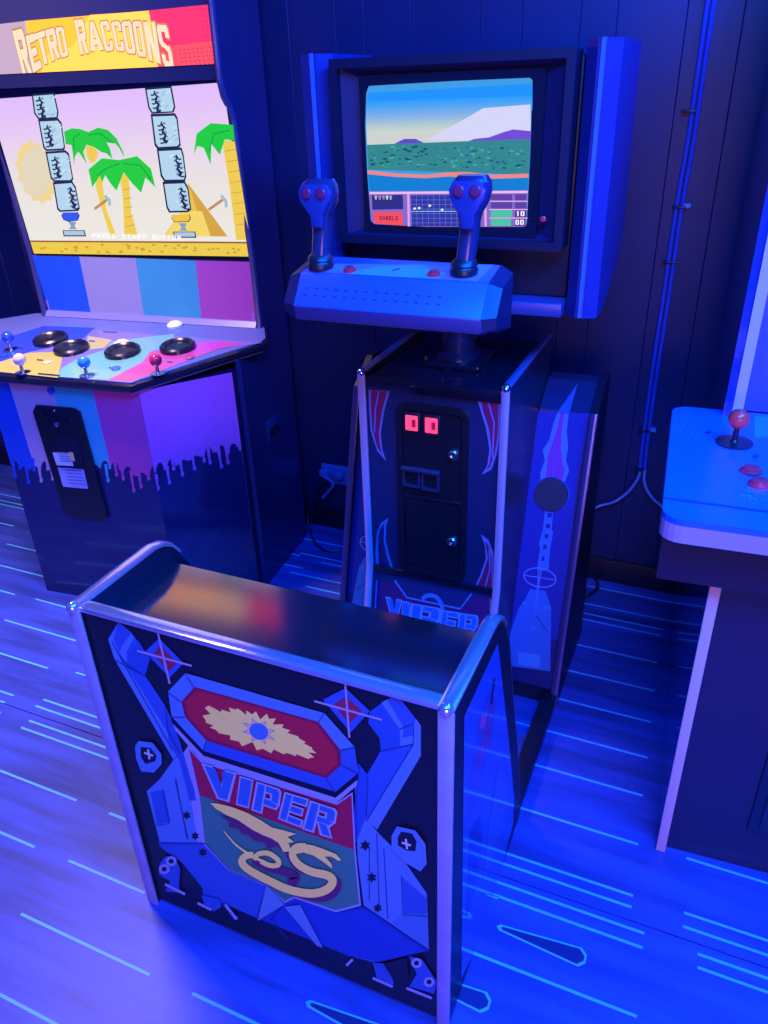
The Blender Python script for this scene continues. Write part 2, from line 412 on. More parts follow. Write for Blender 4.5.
toprail = [(0, 0.766, 0.7925), (0, 0.975, 0.7925), (0, 1.0, 0.7865), (0, 1.0225, 0.7725), (0, 1.041, 0.748)]
M_TRIMD = mat('worn_dark_edging', (0.03, 0.03, 0.10), 0.3)
for sx in (XL + 0.009, XR - 0.009):
    flat_strip('chrome_rail', toprail, 0.0125, 0.007, sx, fc)
    bm = bmesh.new(); add_box(bm, (sx - 0.0125, 0.764, 0.0), (sx + 0.0125, 0.772, 0.790), 0.003)
    from_bm('chrome_corner_strip', bm, mat('worn_corner_chrome', (0.42, 0.36, 0.6), 0.32, 0.4, noise=0.25, nscale=25), fc, smooth=True)
    flat_strip('edge_moulding', [(0, y, z) for y, z in prof[5:10]], 0.010, 0.004, sx, fc, M_TRIMD)
    lathe('rail_end_cap', (sx, 0.768, 0.793), ball_prof(0.0115, 0, 8), M_CHROME, fc, n=14)
bm = bmesh.new(); add_box(bm, (XL + 0.016, 0.768, 0.785), (XR - 0.016, 0.794, 0.796), 0.004)
from_bm('chrome_top_strip', bm, M_CHROME, fc, smooth=True)
# ---- artwork on the seat back
LB = (0.08, 0.19, 0.50); MB = (0.028, 0.085, 0.42); DB = (0.012, 0.03, 0.24); NV = (0.008, 0.008, 0.03)
LP = (0.26, 0.28, 0.56); RD = (0.42, 0.012, 0.035); CR_ = (1.0, 0.78, 0.15); TE = (0.05, 0.19, 0.16); PU = (0.16, 0.02, 0.10); RD2 = (0.32, 0.01, 0.05)
A = Art((0, 0.776, 0), (0, -1, 0))
a_, b_, c_, d_, e_ = crop(80, 600, .25), crop(270, 650, .25), crop(110, 780, .25), crop(270, 832, .25), crop(180, 740, .25)
o_ = crop(60, 540, 460 / 768)
P = A.poly
# lower body
P([(158, 842), (207, 842), (231, 870), (267, 884), (285, 896), (300, 897), (337, 911), (364, 906), (429, 950), (382, 961), (374, 962), (350, 956), (323, 945), (280, 927), (258, 918), (228, 905), (214, 900), (203, 895), (203, 888), (182, 862), (162, 848)], MB)
P([(280, 927), (258, 918), (267, 884), (300, 897), (337, 911), (364, 906), (429, 950), (382, 961), (350, 956), (323, 945)], (0.014, 0.045, 0.38))
# left light panel
P([(147, 791), (160, 779), (175, 758), (184, 752), (205, 842), (160, 842)], LB, T=None)
P([(151, 792), (164, 789), (171, 822), (157, 824)], MB)
P([(184, 752), (191, 742), (207, 800), (207, 842), (198, 842)], LP)
A.stroke([(176, 778), (187, 838)], 1.0, DB)
# right light panel
P([(355, 780), (366, 818), (380, 834), (400, 854), (427, 893), (429, 949), (364, 905), (358, 858)], LB)
P([(402, 876), (427, 898), (427, 914), (404, 913)], MB)
P([(404, 913), (427, 915), (428, 948), (392, 922)], (0.06, 0.16, 0.45))
A.stroke([(384, 848), (388, 918)], 1.1, DB)
for g in [(c_((308, 140)), 3.4), (c_((342, 222)), 3.4), (c_((372, 288)), 3.6), (d_((382, 52)), 4.4), (d_((408, 180)), 4.2), (d_((432, 302)), 3.6)]:
    (gx, gy), r = g
    P([(gx + r * (1.35 if k % 2 else 0.75) * cos(k * pi / 6), gy + r * (1.35 if k % 2 else 0.75) * sin(k * pi / 6)) for k in range(12)], NV)
# arms
P([(155, 85), (115, 155), (140, 235), (375, 635), (400, 610), (400, 560), (365, 470), (345, 425), (262, 300), (282, 235), (210, 130)], MB, T=a_)
P([(115, 155), (140, 235), (375, 635), (402, 608), (165, 225), (135, 150), (150, 105)], LB, T=a_)
P([(205, 132), (172, 180), (160, 205), (190, 262), (188, 205), (218, 150)], LB, T=a_)
P([(262, 300), (282, 235), (235, 160), (195, 210), (200, 262)], (0.02, 0.075, 0.38), T=a_)
P([(365, 470), (345, 425), (355, 560), (400, 640), (440, 800), (470, 800), (400, 560)], (0.025, 0.08, 0.40), T=a_)
P([(510, 175), (605, 300), (605, 420), (430, 715), (390, 680), (375, 660), (360, 455), (390, 495), (445, 400), (440, 350), (395, 290), (450, 205)], MB, T=b_)
P([(585, 272), (605, 300), (605, 420), (430, 715), (388, 680), (575, 375), (578, 300)], LB, T=b_)
P([(447, 208), (470, 195), (535, 305), (530, 348), (578, 340), (572, 372), (524, 382), (520, 312)], LB, T=b_)
P([(395, 290), (440, 350), (445, 400), (520, 385), (518, 312), (445, 212), (400, 245)], (0.02, 0.075, 0.38), T=b_)
P([(355, 450), (395, 500), (388, 660), (345, 768), (330, 768), (345, 560)], (0.022, 0.07, 0.40), T=b_)
# shield
P([(31, 22), (92, 82), (630, 248), (692, 206), (704, 436), (726, 660), (625, 686), (458, 630), (420, 650), (340, 578), (202, 526), (94, 412)], LP, T=e_)
P([(38, 34), (90, 90), (630, 256), (688, 216), (698, 436), (80, 218)], RD2, T=e_)
P([(80, 218), (698, 436), (718, 653), (625, 678), (460, 622), (420, 642), (345, 570), (207, 518), (102, 406)], TE, T=e_)
# octagon
oct_o = [(186, 672.5), (325, 712.5), (355, 746), (359, 772), (336, 791), (204, 750), (172.5, 716), (168.7, 691)]
P([(172, 718), (359, 774), (358, 784), (336, 803), (204, 762), (176, 730)], LP)
P([(172, 717), (359, 773), (359, 778), (336, 797), (204, 755), (172.5, 722)], (0.004, 0.004, 0.02))
P(oct_o, LB)
P([(204, 750), (336, 791), (359, 772), (342, 764), (327, 777.5), (207, 740)], MB)
P([(355, 746), (359, 772), (342, 764), (341, 749)], (0.03, 0.09, 0.40))
oct_i = [(195, 686), (319, 721), (341, 749), (342, 764), (327, 777.5), (207, 740), (185.5, 716), (182, 701)]
P(oct_i, (0.2, 0.008, 0.05))
P([(198, 689), (317, 723), (337, 750), (338, 763), (325, 774), (209, 737), (188.5, 715), (185.5, 701.5)], RD)
fx = [(250, 275), (245, 300), (262, 316), (300, 335), (340, 347), (380, 354), (418, 362), (422, 348), (400, 330), (372, 312), (350, 297), (322, 290), (295, 282), (270, 286)]
fx = [o_(p) for p in fx]; sp = []
fc0 = Vector((259, 730, 0))
for i, p in enumerate(fx):
    q = fx[(i + 1) % len(fx)]
    sp.append(p)
    for t in (0.25, 0.5, 0.75):
        mpt = Vector((p[0] + (q[0] - p[0]) * t, p[1] + (q[1] - p[1]) * t, 0)); dv = (mpt - fc0).normalized()
        amp = 4.2 if t != 0.5 else -2.6
        mpt += dv * (amp + random.uniform(-1, 1)); sp.append((mpt.x, mpt.y))
P(sp, CR_)
P([(259.5 + (16 if k % 2 else 9) * cos(k * pi / 8) * 1.15, 730.5 + (13 if k % 2 else 7.5) * sin(k * pi / 8) + 0.28 * (16 if k % 2 else 9) * cos(k * pi / 8)) for k in range(16)], (0.55, 0.28, 0.30))
P([(259.5 + (13 if k % 2 else 8.5) * cos(k * pi / 8) * 1.15, 730.5 + (11 if k % 2 else 7) * sin(k * pi / 8) + 0.28 * (13 if k % 2 else 8.5) * cos(k * pi / 8)) for k in range(16)], (0.85, 0.5, 0.24))
A.ell((259.5, 730.5), 10, 8, (0.05, 0.17, 0.45), rot=0.5)
# diamonds with cross hairs
for T, dm, inn, l1, l2 in ((a_, [(320, 150), (418, 250), (362, 306), (262, 205)], [(325, 176), (392, 248), (358, 284), (296, 214)], [(312, 115), (362, 332)], [(232, 200), (450, 260)]),
                           (b_, [(305, 148), (402, 240), (325, 326), (215, 195)], [(308, 180), (372, 240), (320, 290), (255, 215)], [(303, 120), (320, 346)], [(180, 200), (450, 275)])):
    P(dm, MB, T=T); P(inn, (0.24, 0.02, 0.06), T=T)
    A.stroke(l1, 2.0, (0.34, 0.26, 0.46), T=T); A.stroke(l2, 2.0, (0.34, 0.26, 0.46), T=T)
# dark panel lines
LN = (0.012, 0.03, 0.20)
for T, pth in ((a_, [(140, 235), (262, 300)]), (a_, [(165, 225), (200, 262), (262, 300)]), (a_, [(345, 425), (355, 520), (402, 608)]), (a_, [(130, 160), (165, 225), (375, 600)]), (b_, [(445, 400), (578, 372)]), (b_, [(388, 680), (575, 375), (578, 300)]), (b_, [(520, 312), (575, 290)]), (b_, [(395, 500), (388, 660)]), (b_, [(360, 460), (345, 600), (350, 760)]),
               (c_, [(265, 0), (315, 235)]), (c_, [(200, 248), (385, 250), (488, 362), (628, 414), (590, 550)]), (c_, [(215, 40), (240, 170), (190, 178)]), (d_, [(270, 318), (375, 296), (635, 472)]), (d_, [(430, 0), (440, 300)]), (d_, [(528, 172), (535, 326), (632, 332)]), (d_, [(400, 60), (400, 270)]), (c_, [(700, 492), (640, 560)]), (d_, [(10, 345), (80, 430)])):
    A.stroke(pth, 0.8, LN, T=T)
for sgm in ((186, 672.5, 195, 686), (325, 712.5, 319, 721), (355, 746, 341, 749), (359, 772, 342, 764), (336, 791, 327, 777.5), (204, 750, 207, 740), (172.5, 716, 185.5, 716), (168.7, 691, 182, 701)): A.stroke([sgm[:2], sgm[2:]], 0.7, LN)
# foot machinery silhouettes
P([(203, 330), (225, 300), (262, 300), (285, 350), (280, 430), (300, 448), (225, 440), (245, 400), (200, 372)], MB, T=c_)
P([(370, 455), (440, 470), (450, 500), (420, 520), (385, 505)], MB, T=c_)
P([(430, 470), (520, 545), (500, 552), (462, 500)], MB, T=c_)
P([(415, 515), (470, 520), (500, 600), (470, 606), (430, 575)], MB, T=d_)
P([(560, 490), (610, 500), (670, 590), (660, 640), (560, 610), (590, 560)], MB, T=d_)
P([(455, 520), (550, 495), (560, 590), (500, 590)], NV, T=d_)
# badges
for T, oc, inn, pc in ((a_, [(225, 580), (240, 558), (295, 565), (330, 610), (332, 650), (300, 685), (250, 680), (230, 630)], [(248, 582), (288, 586), (312, 618), (306, 640), (266, 650), (248, 620)], (280, 611)),
                       (d_, [(490, 8), (512, -30), (585, -14), (625, 40), (630, 120), (605, 150), (545, 115), (490, 60)], [(515, 14), (528, -10), (572, -2), (590, 30), (585, 70), (548, 66), (515, 45)], (549, 40))):
    P(oc, LB, T=T); P(inn, NV, T=T)
    x, y = T(pc); A.stroke([(x - 4.5, y - 1.5), (x + 4.5, y + 1.5)], 2, (0.45, 0.5, 0.6)); A.stroke([(x - 0.6, y - 5), (x + 0.8, y + 5)], 2, (0.45, 0.5, 0.6))
# pale triangles and machinery
P([(630, 410), (702, 490), (595, 556)], (0.10, 0.22, 0.46), T=c_)
P([(62, 292), (125, 284), (215, 456), (192, 448)], (0.10, 0.22, 0.46), T=d_)
for T, cs, bars, pl in ((c_, [(222, 350), (250, 318)], [[(225, 410), (305, 450)], [(355, 485), (410, 512)], [(465, 490), (512, 550)]], [(240, 350), (275, 340), (280, 420), (245, 410)]),
                        (d_, [(590, 515), (640, 590)], [[(550, 615), (650, 655)], [(415, 575), (495, 610)], [(310, 525), (335, 500)]], [(440, 515), (475, 570), (460, 585), (420, 530)])):
    P(pl, MB, T=T)
    for c in cs: A.ell(c, 5.4, 5, LP, T=T); A.ell(c, 2.6, 2.4, NV, T=T)
    for bpth in bars: A.stroke(bpth, 2.6, LP, T=T)
# lettering
for ch, q in (('V', [(98, 90), (226, 127), (232, 246), (124, 214)]), ('I', [(240, 138), (304, 156), (286, 264), (226, 246)]), ('P', [(316, 162), (408, 192), (392, 304), (296, 270)]), ('E', [(428, 203), (516, 230), (488, 338), (402, 305)]), ('R', [(530, 237), (632, 271), (610, 381), (500, 345)])):
    A.glyph(ch, q, (0.30, 0.34, 0.50), T=e_, grow=0.05); A.glyph(ch, q, (0.03, 0.12, 0.42), T=e_, grow=-0.03)
# winged serpent
SH = (0.12, 0.02, 0.09)
P([(155, 288), (190, 300), (230, 310), (300, 335), (360, 365), (420, 400), (425, 440), (390, 415), (360, 425), (340, 400), (300, 392), (280, 372), (250, 362), (240, 345), (200, 338), (205, 318)], SH, T=e_)
A.stroke([(440, 440), (478, 500), (560, 525), (612, 545), (636, 570), (612, 610), (545, 622), (450, 596)], 7.5, SH, T=e_, smooth=5)
A.stroke([(300, 470), (360, 500), (430, 520), (470, 545), (440, 565)], 8, SH, T=e_, smooth=5)
P([(128, 243), (160, 246), (210, 258), (270, 280), (330, 312), (372, 340), (420, 352), (470, 366), (436, 378), (462, 398), (440, 402), (452, 436), (420, 438), (400, 402), (372, 384), (340, 372), (296, 350), (240, 312), (190, 290), (150, 266)], CR_, T=e_)
A.stroke([(182, 355), (230, 410), (290, 452), (340, 478)], lambda t: 0.8 + 2.6 * t, CR_, T=e_, smooth=5)
A.stroke([(300, 468), (322, 446), (360, 444), (396, 468), (398, 490), (365, 492), (330, 476)], 5.0, CR_, T=e_, smooth=6)
A.stroke([(300, 450), (268, 455), (254, 480), (285, 512), (360, 552), (440, 588), (530, 604), (592, 588), (616, 556), (596, 532), (530, 516), (480, 488), (456, 450), (470, 420), (510, 415)], lambda t: 6.4 + 2.0 * sin(pi * t), CR_, T=e_, smooth=6)
P([(440, 430), (480, 402), (540, 412), (590, 430), (630, 446), (650, 470), (640, 474), (612, 456), (585, 456), (612, 486), (614, 504), (580, 478), (540, 452), (500, 440), (470, 446)], CR_, T=e_)
A.build('seat_back_artwork', M_PRINT, fc)
# right side artwork
A = Art((XR, 0, 0), (1, 0, 0))
P = A.poly
P([(497.5, 643), (464, 716), (461, 978), (480, 940), (498, 884), (513, 822), (514, 800), (508, 735)], (0.035, 0.09, 0.50))
P([(478, 716), (489, 690), (496, 700), (492, 740), (478, 790), (470, 830), (468, 790)], (0.05, 0.06, 0.36))
P([(481, 715), (487, 712), (484, 730), (479, 728)], (0.5, 0.08, 0.3))
for k in range(6): A.stroke([(473 + k * 2.6, 772 - k * 9), (489 + k * .8, 742 - k * 8)], 1.6, (0.28, 0.03, 0.22))
P([(497, 770), (505, 776), (508, 815), (496, 850), (482, 880), (488, 830)], (0.05, 0.13, 0.42))
P([(470, 830), (480, 815), (482, 850), (474, 890), (466, 920)], (0.012, 0.03, 0.22))
A.stroke([(494, 678), (490.5, 704)], 1.8, NV)
A.build('seat_side_artwork', M_PRINTG, fc)
# ---- floor runners joining seat and pedestal
for x in (XL + 0.002, XR - 0.042):
    box('floor_runner', (x, 1.262, 0.003), (x + 0.04, 1.73, 0.045), M_BLACK, fc, bev=0.004)

# ---- pedestal
PX0, PX1, PY = -0.785, -0.411, 1.608
M_PED = mat('pedestal_black', (0.010, 0.012, 0.034), 0.3)
pside = [(PY, 0.956), (2.02, 0.962), (2.02, 0.0), (1.52, 0.0), (1.52, 0.02), (1.598, 0.375), (PY, 0.42)]
for x in (PX0, PX1 - 0.018):
    prism('pedestal_side_panel', [(x, y, z) for y, z in pside], (0.018, 0, 0), M_PED, fc)
box('pedestal_top', (PX0 + 0.018, PY + 0.004, 0.925), (PX1 - 0.018, 2.02, 0.946), M_BLACKG, fc)
fpn = box('pedestal_front_panel', (PX0 + 0.018, PY + 0.006, 0.405), (PX1 - 0.018, PY + 0.024, 0.926), M_NAVY, fc)
lowp = prism('lower_front_panel', [(PX0 + 0.018, y, z) for y, z in ((PY + 0.004, 0.40), (1.534, 0.03), (1.552, 0.03), (PY + 0.022, 0.40))], (PX1 - PX0 - 0.036, 0, 0), M_NAVY, fc)
box('front_rail_bar', (PX0 + 0.018, PY - 0.001, 0.395), (PX1 - 0.018, PY + 0.02, 0.415), M_BLACKG, fc, bev=0.002)
box('top_front_lip', (PX0 + 0.018, PY, 0.918), (PX1 - 0.018, PY + 0.02, 0.950), M_BLACKG, fc, bev=0.003)
for sx in (PX0 + 0.009, PX1 - 0.009):
    flat_strip('chrome_front_edge', [(0, 1.52, 0.02), (0, 1.598, 0.375), (0, PY, 0.42), (0, PY, 0.956)], 0.0095, 0.007, sx, fc, mat('pale_edge_chrome', (0.5, 0.36, 0.55), 0.3, 0.35))
    flat_strip('chrome_top_edge', [(0, PY, 0.958), (0, 2.02, 0.964)], 0.0095, 0.006, sx, fc, mat('chrome_dull', (0.16, 0.15, 0.4), 0.3, 0.4))
    lathe('corner_cap', (sx, PY, 0.957), ball_prof(0.0105, 0, 8), mat('chrome_bright', (0.85, 0.85, 0.9), 0.08, 1.0), fc, n=14)
# coin door
DY = PY + 0.006
def rrect(x0, z0, x1, z1, r, y, n=5):
    pts = []
    for cx, cz, a0 in ((x1 - r, z1 - r, 0), (x0 + r, z1 - r, 90), (x0 + r, z0 + r, 180), (x1 - r, z0 + r, 270)):
        for k in range(n + 1):
            a = R(a0 + 90 * k / n); pts.append((cx + r * cos(a), y, cz + r * sin(a)))
    return pts
def ring_plate(name, x0, z0, x1, z1, r, w, y, dep, m, parent):
    bm = bmesh.new(); n = 6
    A0 = rrect(x0, z0, x1, z1, r, y, n); A1 = rrect(x0 + w, z0 + w, x1 - w, z1 - w, max(r - w, 0.002), y, n)
    rows = [[bm.verts.new(Vector(p) + Vector((0, d, 0))) for p in S_] for S_, d in ((A0, 0), (A0, -dep), (A1, -dep), (A1, 0))]
    N = len(A0)
    for ra, rb in zip(rows, rows[1:] + rows[:1]):
        for k in range(N): bm.faces.new([ra[k], ra[(k + 1) % N], rb[(k + 1) % N], rb[k]])
    return from_bm(name, bm, m, parent, smooth=False)
M_DOOR = mat('coin_door_black', (0.008, 0.008, 0.016), 0.3, bump=0.25, nscale=500)
ring_plate('coin_door_frame', -0.688, 0.418, -0.505, 0.895, 0.028, 0.016, DY, 0.010, M_DOOR, fc)
up = prism('coin_door', rrect(-0.668, 0.655, -0.523, 0.876, 0.016, DY), (0, -0.007, 0), M_DOOR, fc)
lo = prism('cash_door', rrect(-0.668, 0.436, -0.523, 0.640, 0.016, DY), (0, -0.007, 0), M_DOOR, fc)
box('door_divider', (-0.676, DY - 0.009, 0.6425), (-0.515, DY, 0.6525), M_DOOR, fc, bev=0.002)
for d, (x, z) in ((up, (-0.541, 0.778)), (lo, (-0.541, 0.536))):
    lathe('lock', (x, DY - 0.007, z), [(0.0, 0.0), (0.013, 0.0), (0.013, 0.006), (0.010, 0.009), (0.006, 0.0095), (0.006, 0.005), (0, 0.005)], M_STEEL, d, n=20, axis=(0, -1, 0))
M_COIN = mat('lit_coin_plate', (0.3, 0.01, 0.03), 0.4, emit=(1.0, 0.045, 0.14), estr=1.9)
for x in (-0.645, -0.595):
    sb = box('coin_slot_bezel', (x - 0.021, DY - 0.013, 0.822), (x + 0.021, DY - 0.007, 0.874), M_BLACKP, up, bev=0.002)
    box('coin_slot_light', (x - 0.0155, DY - 0.016, 0.829), (x + 0.0155, DY - 0.013, 0.867), M_COIN, up, bev=0.002)
    box('coin_slot', (x + 0.001, DY - 0.0172, 0.839), (x + 0.011, DY - 0.0155, 0.858), mat('dark_red_slot', (0.25, 0.0, 0.02), 0.5, emit=(0.5, 0.01, 0.05), estr=0.5), up)
ring_plate('coin_return_frame', -0.672, 0.675, -0.625, 0.722, 0.004, 0.006, DY - 0.007, 0.007, mat('return_frame', (0.02, 0.025, 0.07), 0.3), up)
ring_plate('coin_return_frame', -0.622, 0.672, -0.575, 0.720, 0.004, 0.006, DY - 0.007, 0.007, MATS['return_frame'], up)
box('coin_return_hood', (-0.674, DY - 0.022, 0.722), (-0.573, DY - 0.007, 0.730), MATS['return_frame'], up, bev=0.002)
# claws artwork
A = Art((0, PY + 0.006, 0), (0, -1, 0)); P = A.poly
k1, k2 = crop(355, 370, 160 / 768), crop(355, 500, 160 / 768)
VI = (0.15, 0.16, 0.42); CR2 = (0.22, 0.012, 0.07)
P([(65, 95), (168, 100), (142, 190), (124, 300), (132, 380), (150, 437), (108, 390), (75, 290), (68, 190)], VI, T=k1)
P([(76, 97), (156, 102), (132, 190), (114, 300), (122, 375), (130, 405), (108, 370), (84, 285), (78, 190)], CR2, T=k1)
A.stroke([(115, 100), (98, 190), (94, 300)], 1.4, VI, T=k1)
A.build('claw_print', M_PRINT, fpn); A = Art((0, PY + 0.006, 0), (0, -1, 0)); P = A.poly
P([(588, 143), (702, 155), (698, 300), (682, 400), (655, 478), (608, 502), (635, 460), (646, 380), (630, 280), (605, 200)], VI, T=k1)
P([(604, 148), (690, 158), (686, 300), (672, 395), (648, 465), (630, 478), (645, 450), (656, 380), (642, 280), (616, 200)], CR2, T=k1)
A.stroke([(640, 155), (668, 250), (660, 420)], 1.4, VI, T=k1)
A.build('claw_print', M_PRINT, fpn); A = Art((0, PY + 0.006, 0), (0, -1, 0)); P = A.poly
P([(162, 86), (125, 108), (105, 160), (98, 260), (104, 358), (200, 372), (168, 280), (148, 190), (150, 120)], VI, T=k2)
P([(140, 110), (120, 140), (112, 180), (112, 260), (118, 355), (186, 366), (156, 280), (138, 200)], (0.02, 0.02, 0.09), T=k2)
P([(132, 125), (120, 160), (128, 260), (155, 358), (140, 356), (118, 260), (116, 170)], CR2, T=k2)
A.build('claw_print', M_PRINT, fpn); A = Art((0, PY + 0.006, 0), (0, -1, 0)); P = A.poly
P([(603, 163), (640, 190), (668, 260), (672, 350), (665, 450), (565, 436), (602, 360), (628, 280), (625, 220)], VI, T=k2)
P([(625, 195), (645, 225), (656, 280), (655, 446), (578, 432), (612, 360), (638, 280)], CR2, T=k2)
A.stroke([(645, 230), (648, 330), (620, 440)], 1.4, VI, T=k2)
A.build('claw_print', M_PRINT, fpn)
nlow = Vector((0, -0.37, 0.078)); nlow.normalize()
A = Art((0, PY + 0.004, 0.40), nlow); P = A.poly
P([(88, 385), (672, 478), (672, 800), (88, 800)], (0.07, 0.012, 0.09), T=k2)
P([(186, 385), (250, 475), (510, 528), (560, 450)], (0.02, 0.02, 0.09), T=k2)
A.stroke([(190, 385), (250, 468), (505, 522), (560, 450)], 1.6, VI, T=k2)
A.stroke([(105, 385), (98, 520)], 1.3, VI, T=k2); A.stroke([(650, 475), (648, 600)], 1.3, VI, T=k2)
A.stroke([(322, 475), (350, 458), (390, 465), (415, 500), (420, 540)], 4, (0.06, 0.16, 0.42), T=k2, smooth=5)
for ch, q in (('V', [(150, 466), (225, 482), (215, 590), (165, 580)]), ('I', [(226, 486), (268, 494), (262, 600), (215, 588)]), ('P', [(272, 498), (330, 508), (322, 620), (262, 600)]), ('P', [(334, 512), (412, 522), (400, 630), (318, 615)]), ('E', [(420, 530), (500, 542), (480, 650), (404, 632)]), ('R', [(504, 544), (590, 556), (585, 665), (490, 652)])):
    if ch == 'P' and q[0][0] > 300: continue
    qq = q if ch != 'P' else [(274, 498), (412, 522), (396, 632), (262, 604)]
    A.glyph(ch, qq, (0.22, 0.26, 0.46), T=k2, grow=0.04); A.glyph(ch, qq, (0.02, 0.12, 0.42), T=k2, grow=-0.04)
A.build('lower_panel_artwork', M_PRINT, fc)

# ---- wings with speaker holes
WB, WT = Vector((0, 1.70, 0.03)), Vector((0, 1.92, 0.797))
WT2 = Vector((0, 2.008, 0.855))
nw = Vector((0, -(WT.z - WB.z), (WT.y - WB.y))).normalized()
def wingpt(p): return pix(p[0], p[1], WB, nw)
hole_c = wingpt((551.5, 494)); HR = 0.045
M_WING = mat('wing_blue_panel', (0.006, 0.01, 0.09), 0.35)
SPK = mat('speaker_cloth', (0.006, 0.006, 0.03), 0.6)
for sgn in (1, -1):
    mx = (lambda v: Vector((v[0], v[1], v[2]))) if sgn == 1 else (lambda v: Vector((2 * CX - v[0], v[1], v[2])))
    # front board with a real round opening
    bm = bmesh.new()
    tdir = (WT - WB).normalized(); L_ = (WT - WB).length
    hz = (hole_c - Vector((hole_c.x, WB.y, WB.z))).dot(tdir); hx = hole_c.x
    x0, x1 = PX1 + 0.002, XR - 0.018
    n = 28
    def pt(x, s, dpt): return mx(Vector((x, WB.y, WB.z)) + tdir * s - nw * dpt)
    ring = [(hx + HR * cos(2 * pi * k / n), hz + HR * sin(2 * pi * k / n)) for k in range(n)]
    def out(k):
        a = 2 * pi * k / n; dx, ds = cos(a), sin(a); t = 9
        if dx > 1e-6: t = min(t, (x1 - hx) / dx)
        if dx < -1e-6: t = min(t, (x0 - hx) / dx)
        t2 = 0.075
        if ds > 1e-6: t = min(t, t2 / ds)
        if ds < -1e-6: t = min(t, -t2 / ds)
        return (hx + dx * t, hz + ds * t)
    fr = [bm.verts.new(pt(x, s, 0)) for x, s in ring]; fo = [bm.verts.new(pt(*out(k), 0)) for k in range(n)]
    bk = [bm.verts.new(pt(x, s, 0.016)) for x, s in ring]
    for k in range(n):
        k2_ = (k + 1) % n
        bm.faces.new([fr[k], fr[k2_], fo[k2_], fo[k]]); bm.faces.new([bk[k], bk[k2_], fr[k2_], fr[k]])
    for (s0, s1) in ((0, hz - 0.075), (hz + 0.075, L_)):
        bm.faces.new([bm.verts.new(pt(x, s, 0)) for x, s in ((x0, s0), (x1, s0), (x1, s1), (x0, s1))])
    for cxn, csn in ((x0, hz - .075), (x1, hz - .075), (x1, hz + .075), (x0, hz + .075)):
        ks = sorted(range(n), key=lambda k: (out(k)[0] - cxn) ** 2 + (out(k)[1] - csn) ** 2)[:2]
        bm.faces.new([bm.verts.new(pt(cxn, csn, 0)), bm.verts.new(pt(*out(ks[0]), 0)), bm.verts.new(pt(*out(ks[1]), 0))])
    # back board
    bm.faces.new([bm.verts.new(pt(x, s, 0.02)) for x, s in ((x0, 0), (x1, 0), (x1, L_), (x0, L_))])
    from_bm('wing_front_panel', bm, M_WING, fc)
    lathe('speaker_cloth', pt(hx, hz, 0.017), [(0, 0.001), (HR + 0.004, 0.0), (HR + 0.004, -0.002), (0, -0.002)], SPK, fc, n=28, axis=nw)
    lathe('speaker_ring', pt(hx, hz, 0.0), [(HR, -0.002), (HR, 0.0012), (HR + 0.003, 0.0012), (HR + 0.003, -0.002)], mat('speaker_ring_blue', (0.02, 0.05, 0.3), 0.3), fc, n=28, axis=nw)
    a, b = mx((x0, WT.y, WT.z)), mx((x1, WT2.y, WT2.z))
    prism('wing_top_panel', [mx((x0, WT.y, WT.z)), mx((x0, WT2.y, WT2.z)), mx((x0, 2.06, WT2.z)), mx((x0, 2.06, WT2.z - .03)), mx((x0, WT.y + 0.03, WT.z - .02))], mx((x1, 0, 0)) - mx((x0, 0, 0)), M_NAVY, fc)
    sx = XR - 0.018 if sgn == 1 else XL
    prism('wing_side_panel', [(sx, y, z) for y, z in ((1.685, 0.0), (1.905, 0.806), (2.0, 0.868), (2.06, 0.868), (2.06, 0.0))], (0.018, 0, 0), M_BLACK, fc)
    flat_strip('wing_edge_moulding', [(0, 1.684, 0.002), (0, 1.904, 0.807)], 0.0095, 0.004, sx + 0.009, fc, mat('wing_edging', (0.07, 0.06, 0.2), 0.25, 0.6))
    box('wing_kick_plate', (min(mx((x0, 0, 0)).x, mx((x1, 0, 0)).x), 1.70, 0.003), (max(mx((x0, 0, 0)).x, mx((x1, 0, 0)).x), 1.72, 0.05), M_BLACK, fc)
    # print
    A = Art(WB, nw); P = A.poly
    w1, w2 = crop(490, 370, 130 / 634), crop(470, 580, 140 / 768)
    P([(232, 205), (490, 212), (430, 530), (380, 1000), (330, 1320), (70, 1290), (130, 1000), (180, 600)], (0.010, 0.018, 0.20), T=w1)
    P([(330, 205), (310, 262), (290, 340), (258, 390), (268, 440), (246, 500), (246, 540), (300, 520), (365, 545), (386, 490), (370, 440), (381, 380), (374, 300), (385, 208)], (0.09, 0.16, 0.44), T=w1)
    P([(345, 206), (328, 280), (307, 345), (282, 420), (272, 525), (300, 520), (352, 540), (366, 490), (352, 440), (346, 380), (350, 300), (362, 208)], (0.26, 0.03, 0.26), T=w1)
    A.stroke([(325, 400), (312, 460), (312, 520)], 0.8, (0.1, 0.06, 0.3), T=w1)
    P([(268, 688), (308, 694), (300, 780), (308, 790), (292, 880), (286, 980), (228, 975), (245, 870), (238, 850), (258, 780)], (0.04, 0.12, 0.40), T=w1)
    for yy in (708, 760, 810, 862, 920): P([(282 - (yy - 708) * .13, yy - 12), (304 - (yy - 708) * .17, yy - 10), (300 - (yy - 708) * .17, yy + 12), (278 - (yy - 708) * .13, yy + 10)], (0.01, 0.015, 0.14), T=w1)
    P([(330, 48), (300, 110), (270, 150), (225, 280), (212, 340), (212, 470), (440, 500), (446, 150), (415, 60)], (0.025, 0.11, 0.38), T=w2)
    P([(265, 395), (386, 410), (380, 482), (265, 462)], (0.05, 0.19, 0.46), T=w2)
    for c in ((302, 128), (422, 152), (348, 262)): P([(c[0] - 14, c[1] - 12), (c[0] + 14, c[1] - 10), (c[0] + 14, c[1] + 12), (c[0] - 14, c[1] + 10)], (0.04, 0.15, 0.42), T=w2)
    A.stroke([(360, 190), (430, 290)], 1.0, (0.012, 0.03, 0.2), T=w2)
